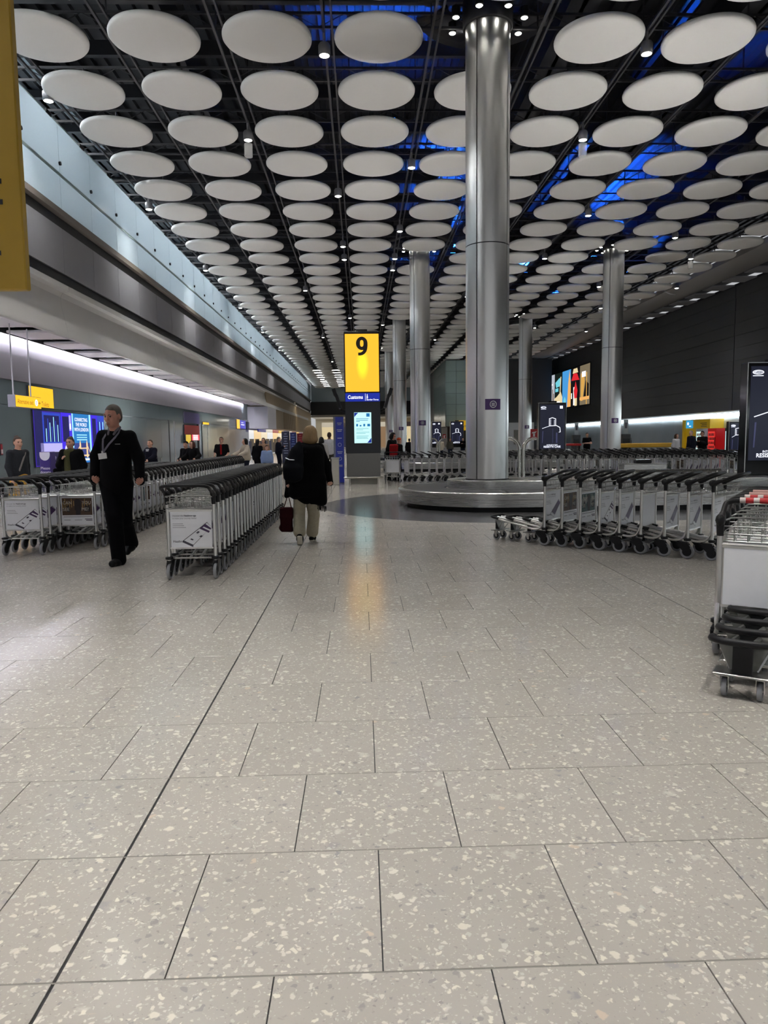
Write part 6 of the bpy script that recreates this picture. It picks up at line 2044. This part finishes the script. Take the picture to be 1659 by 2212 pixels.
walker(405, 952, 23.0, -20, 'traveller in dark cap leaning on a trolley, left of a leaning pair', BLKC, DENIM, cloth('dark_cap', (20, 20, 24)), 'cap', 'push', None, .0, .018, .12)
walker(421, 951, 22.6, -30, 'woman in black leaning forward with arms spread on a trolley', BLKC, BLKC, hairmat('auburn', (70, 36, 24)), 'bob', 'reach', None, .0, .018, .16)
walker(478, 944, 25.0, 0, 'airline staff member in black with a red tie by the glazed doorway', BLKC, BLKC, BROWNH, 'short', 'push', None, 0, .018, sleeve='short', extra=tie_extra(REDC))
walker(530, 947, 25.4, -60, 'woman with long black hair and cream coat beyond the trolley rows', CREAMC, DENIM, BLACKH, 'long', 'reach', (-1, -.25, 0), 0, .018, pad=.03)
walker(556, 950, 27.5, 150, 'person in black seen from behind, right of the long haired woman', BLKC, BLKC, BLACKH, 'long', 'down', None, 0, .02)
walker(569, 946, 28.5, -10, 'dark haired woman in a tan top near the white column', cloth('tan_top', (150, 120, 100)), DENIM, BLACKH, 'long', 'down', None, 0, .02)
walker(576, 962, 26.5, 20, 'child in a blue and white top among the distant travellers', cloth('blue_white_top', (130, 150, 190)), DENIM, BLACKH, 'short', 'down', None, 0, .02, hmin=1.1)
walker(601, 944, 34.0, 80, 'man in dark suit standing left of the tall banners', NAVY, NAVY, GREYH, 'short', 'phone', (1, -.1, -.35), 0, .02, pad=.025)
walker(711, 934, 28.0, 178, 'man in white shirt and grey trousers walking away beside the kiosk', WHITEC, KHAKI, BROWNH, 'short', 'down', None, .12, .018, skin=SKIN2)
walker(694, 944, 27.2, 170, 'dark haired woman in a pale top half hidden behind the blonde woman', cloth('pale_top', (180, 178, 176)), DENIM, BLACKH, 'bob', 'down', None, .05, .018)
walker(842, 934, 25.6, 60, 'traveller in black hood bending over a trolley right of the kiosk', BLKC, BLKC, BLACKH, 'bob', 'push', (.8, -.4, -.4), 0, .018, .12, pad=.035)
def pack_extra(t, J, q):
    b = sdf_mesh('backpack', [rbox(q['chest'] - q['f'] * .17 - V3(0, 0, .04), V3(.10, .06, .16), .05, None, 0, .03)], .018, REDC, t)
walker(857, 945, 25.2, 120, 'traveller with orange cap and red backpack beside the kiosk', BLKC, BLKC, cloth('orange_cap', (200, 84, 50)), 'cap', 'push', None, 0, .018, .1, extra=pack_extra)
walker(884, 948, 44, 180, 'distant person in black between second and third pillar', BLKC, BLKC, BLACKH, 'short', 'down', None, 0, .024)
walker(951, 946, 42, 160, 'distant person in pale shirt right of the second pillar', cloth('beige_shirt', (176, 166, 150)), DENIM, BLACKH, 'short', 'phone', None, 0, .024)
walker(972, 950, 48, 20, 'distant person in dark clothes in front of the small totem', KHAKI, DENIM, BROWNH, 'short', 'down', None, 0, .024)
walker(1000, 946, 52, -20, 'distant traveller in black near the yellow oversize sign', BLKC, DENIM, BLACKH, 'short', 'phone', None, 0, .024)
walker(1268, 935, 39.0, 5, 'man in black T-shirt with crossed arms behind the trolleys', BLKC, BLKC, BLACKH, 'short', 'crossed', None, 0, .02, sleeve='short')
walker(1461, 937, 33.0, 30, 'woman in a white top left of the yellow booth', WHITEC, DENIM, BROWNH, 'bob', 'down', None, 0, .02)
walker(1494, 930, 31.5, -150, 'older man in a navy jacket by the vending machines', NAVY, DENIM, GREYH, 'short', 'down', (-.6, -.6, 0), 0, .02, pad=.03)
walker(1518, 931, 31.8, -60, 'dark haired person in black facing the older man by the vending machines', BLKC, BLKC, BLACKH, 'short', 'phone', None, 0, .02, skin=SKIN2, pad=.025)
walker(1448 - 90, 939, 60, 0, 'tiny distant traveller at the far glass wall right of the far pillar', DKGREY, DENIM, BLACKH, 'short', 'down', None, 0, .03)
# wheeled suitcase of the man in the suit
p = ony(340, 1000, 20.8)
t = thing('suitcase', 'grey wheeled suitcase beside the man in the navy suit', 'suitcase', (p.x, 20.8, 0))
MB().cbox((0, 0, .34), (.4, .25, .55), .04).build('shell', mat('case_shell', srgb(60, 62, 66), .4), t)
MB().tube([(-.1, .08, .6), (-.1, .08, 1.0), (.1, .08, 1.0), (.1, .08, .6)], .012, 6).build('pull_handle', ALU, t)
for x in (-.15, .15):
    MB().lathe([(.04, -.015), (.04, .015)], (x, .08, .04), 10, axis='X').build('wheel', BLACK, t)
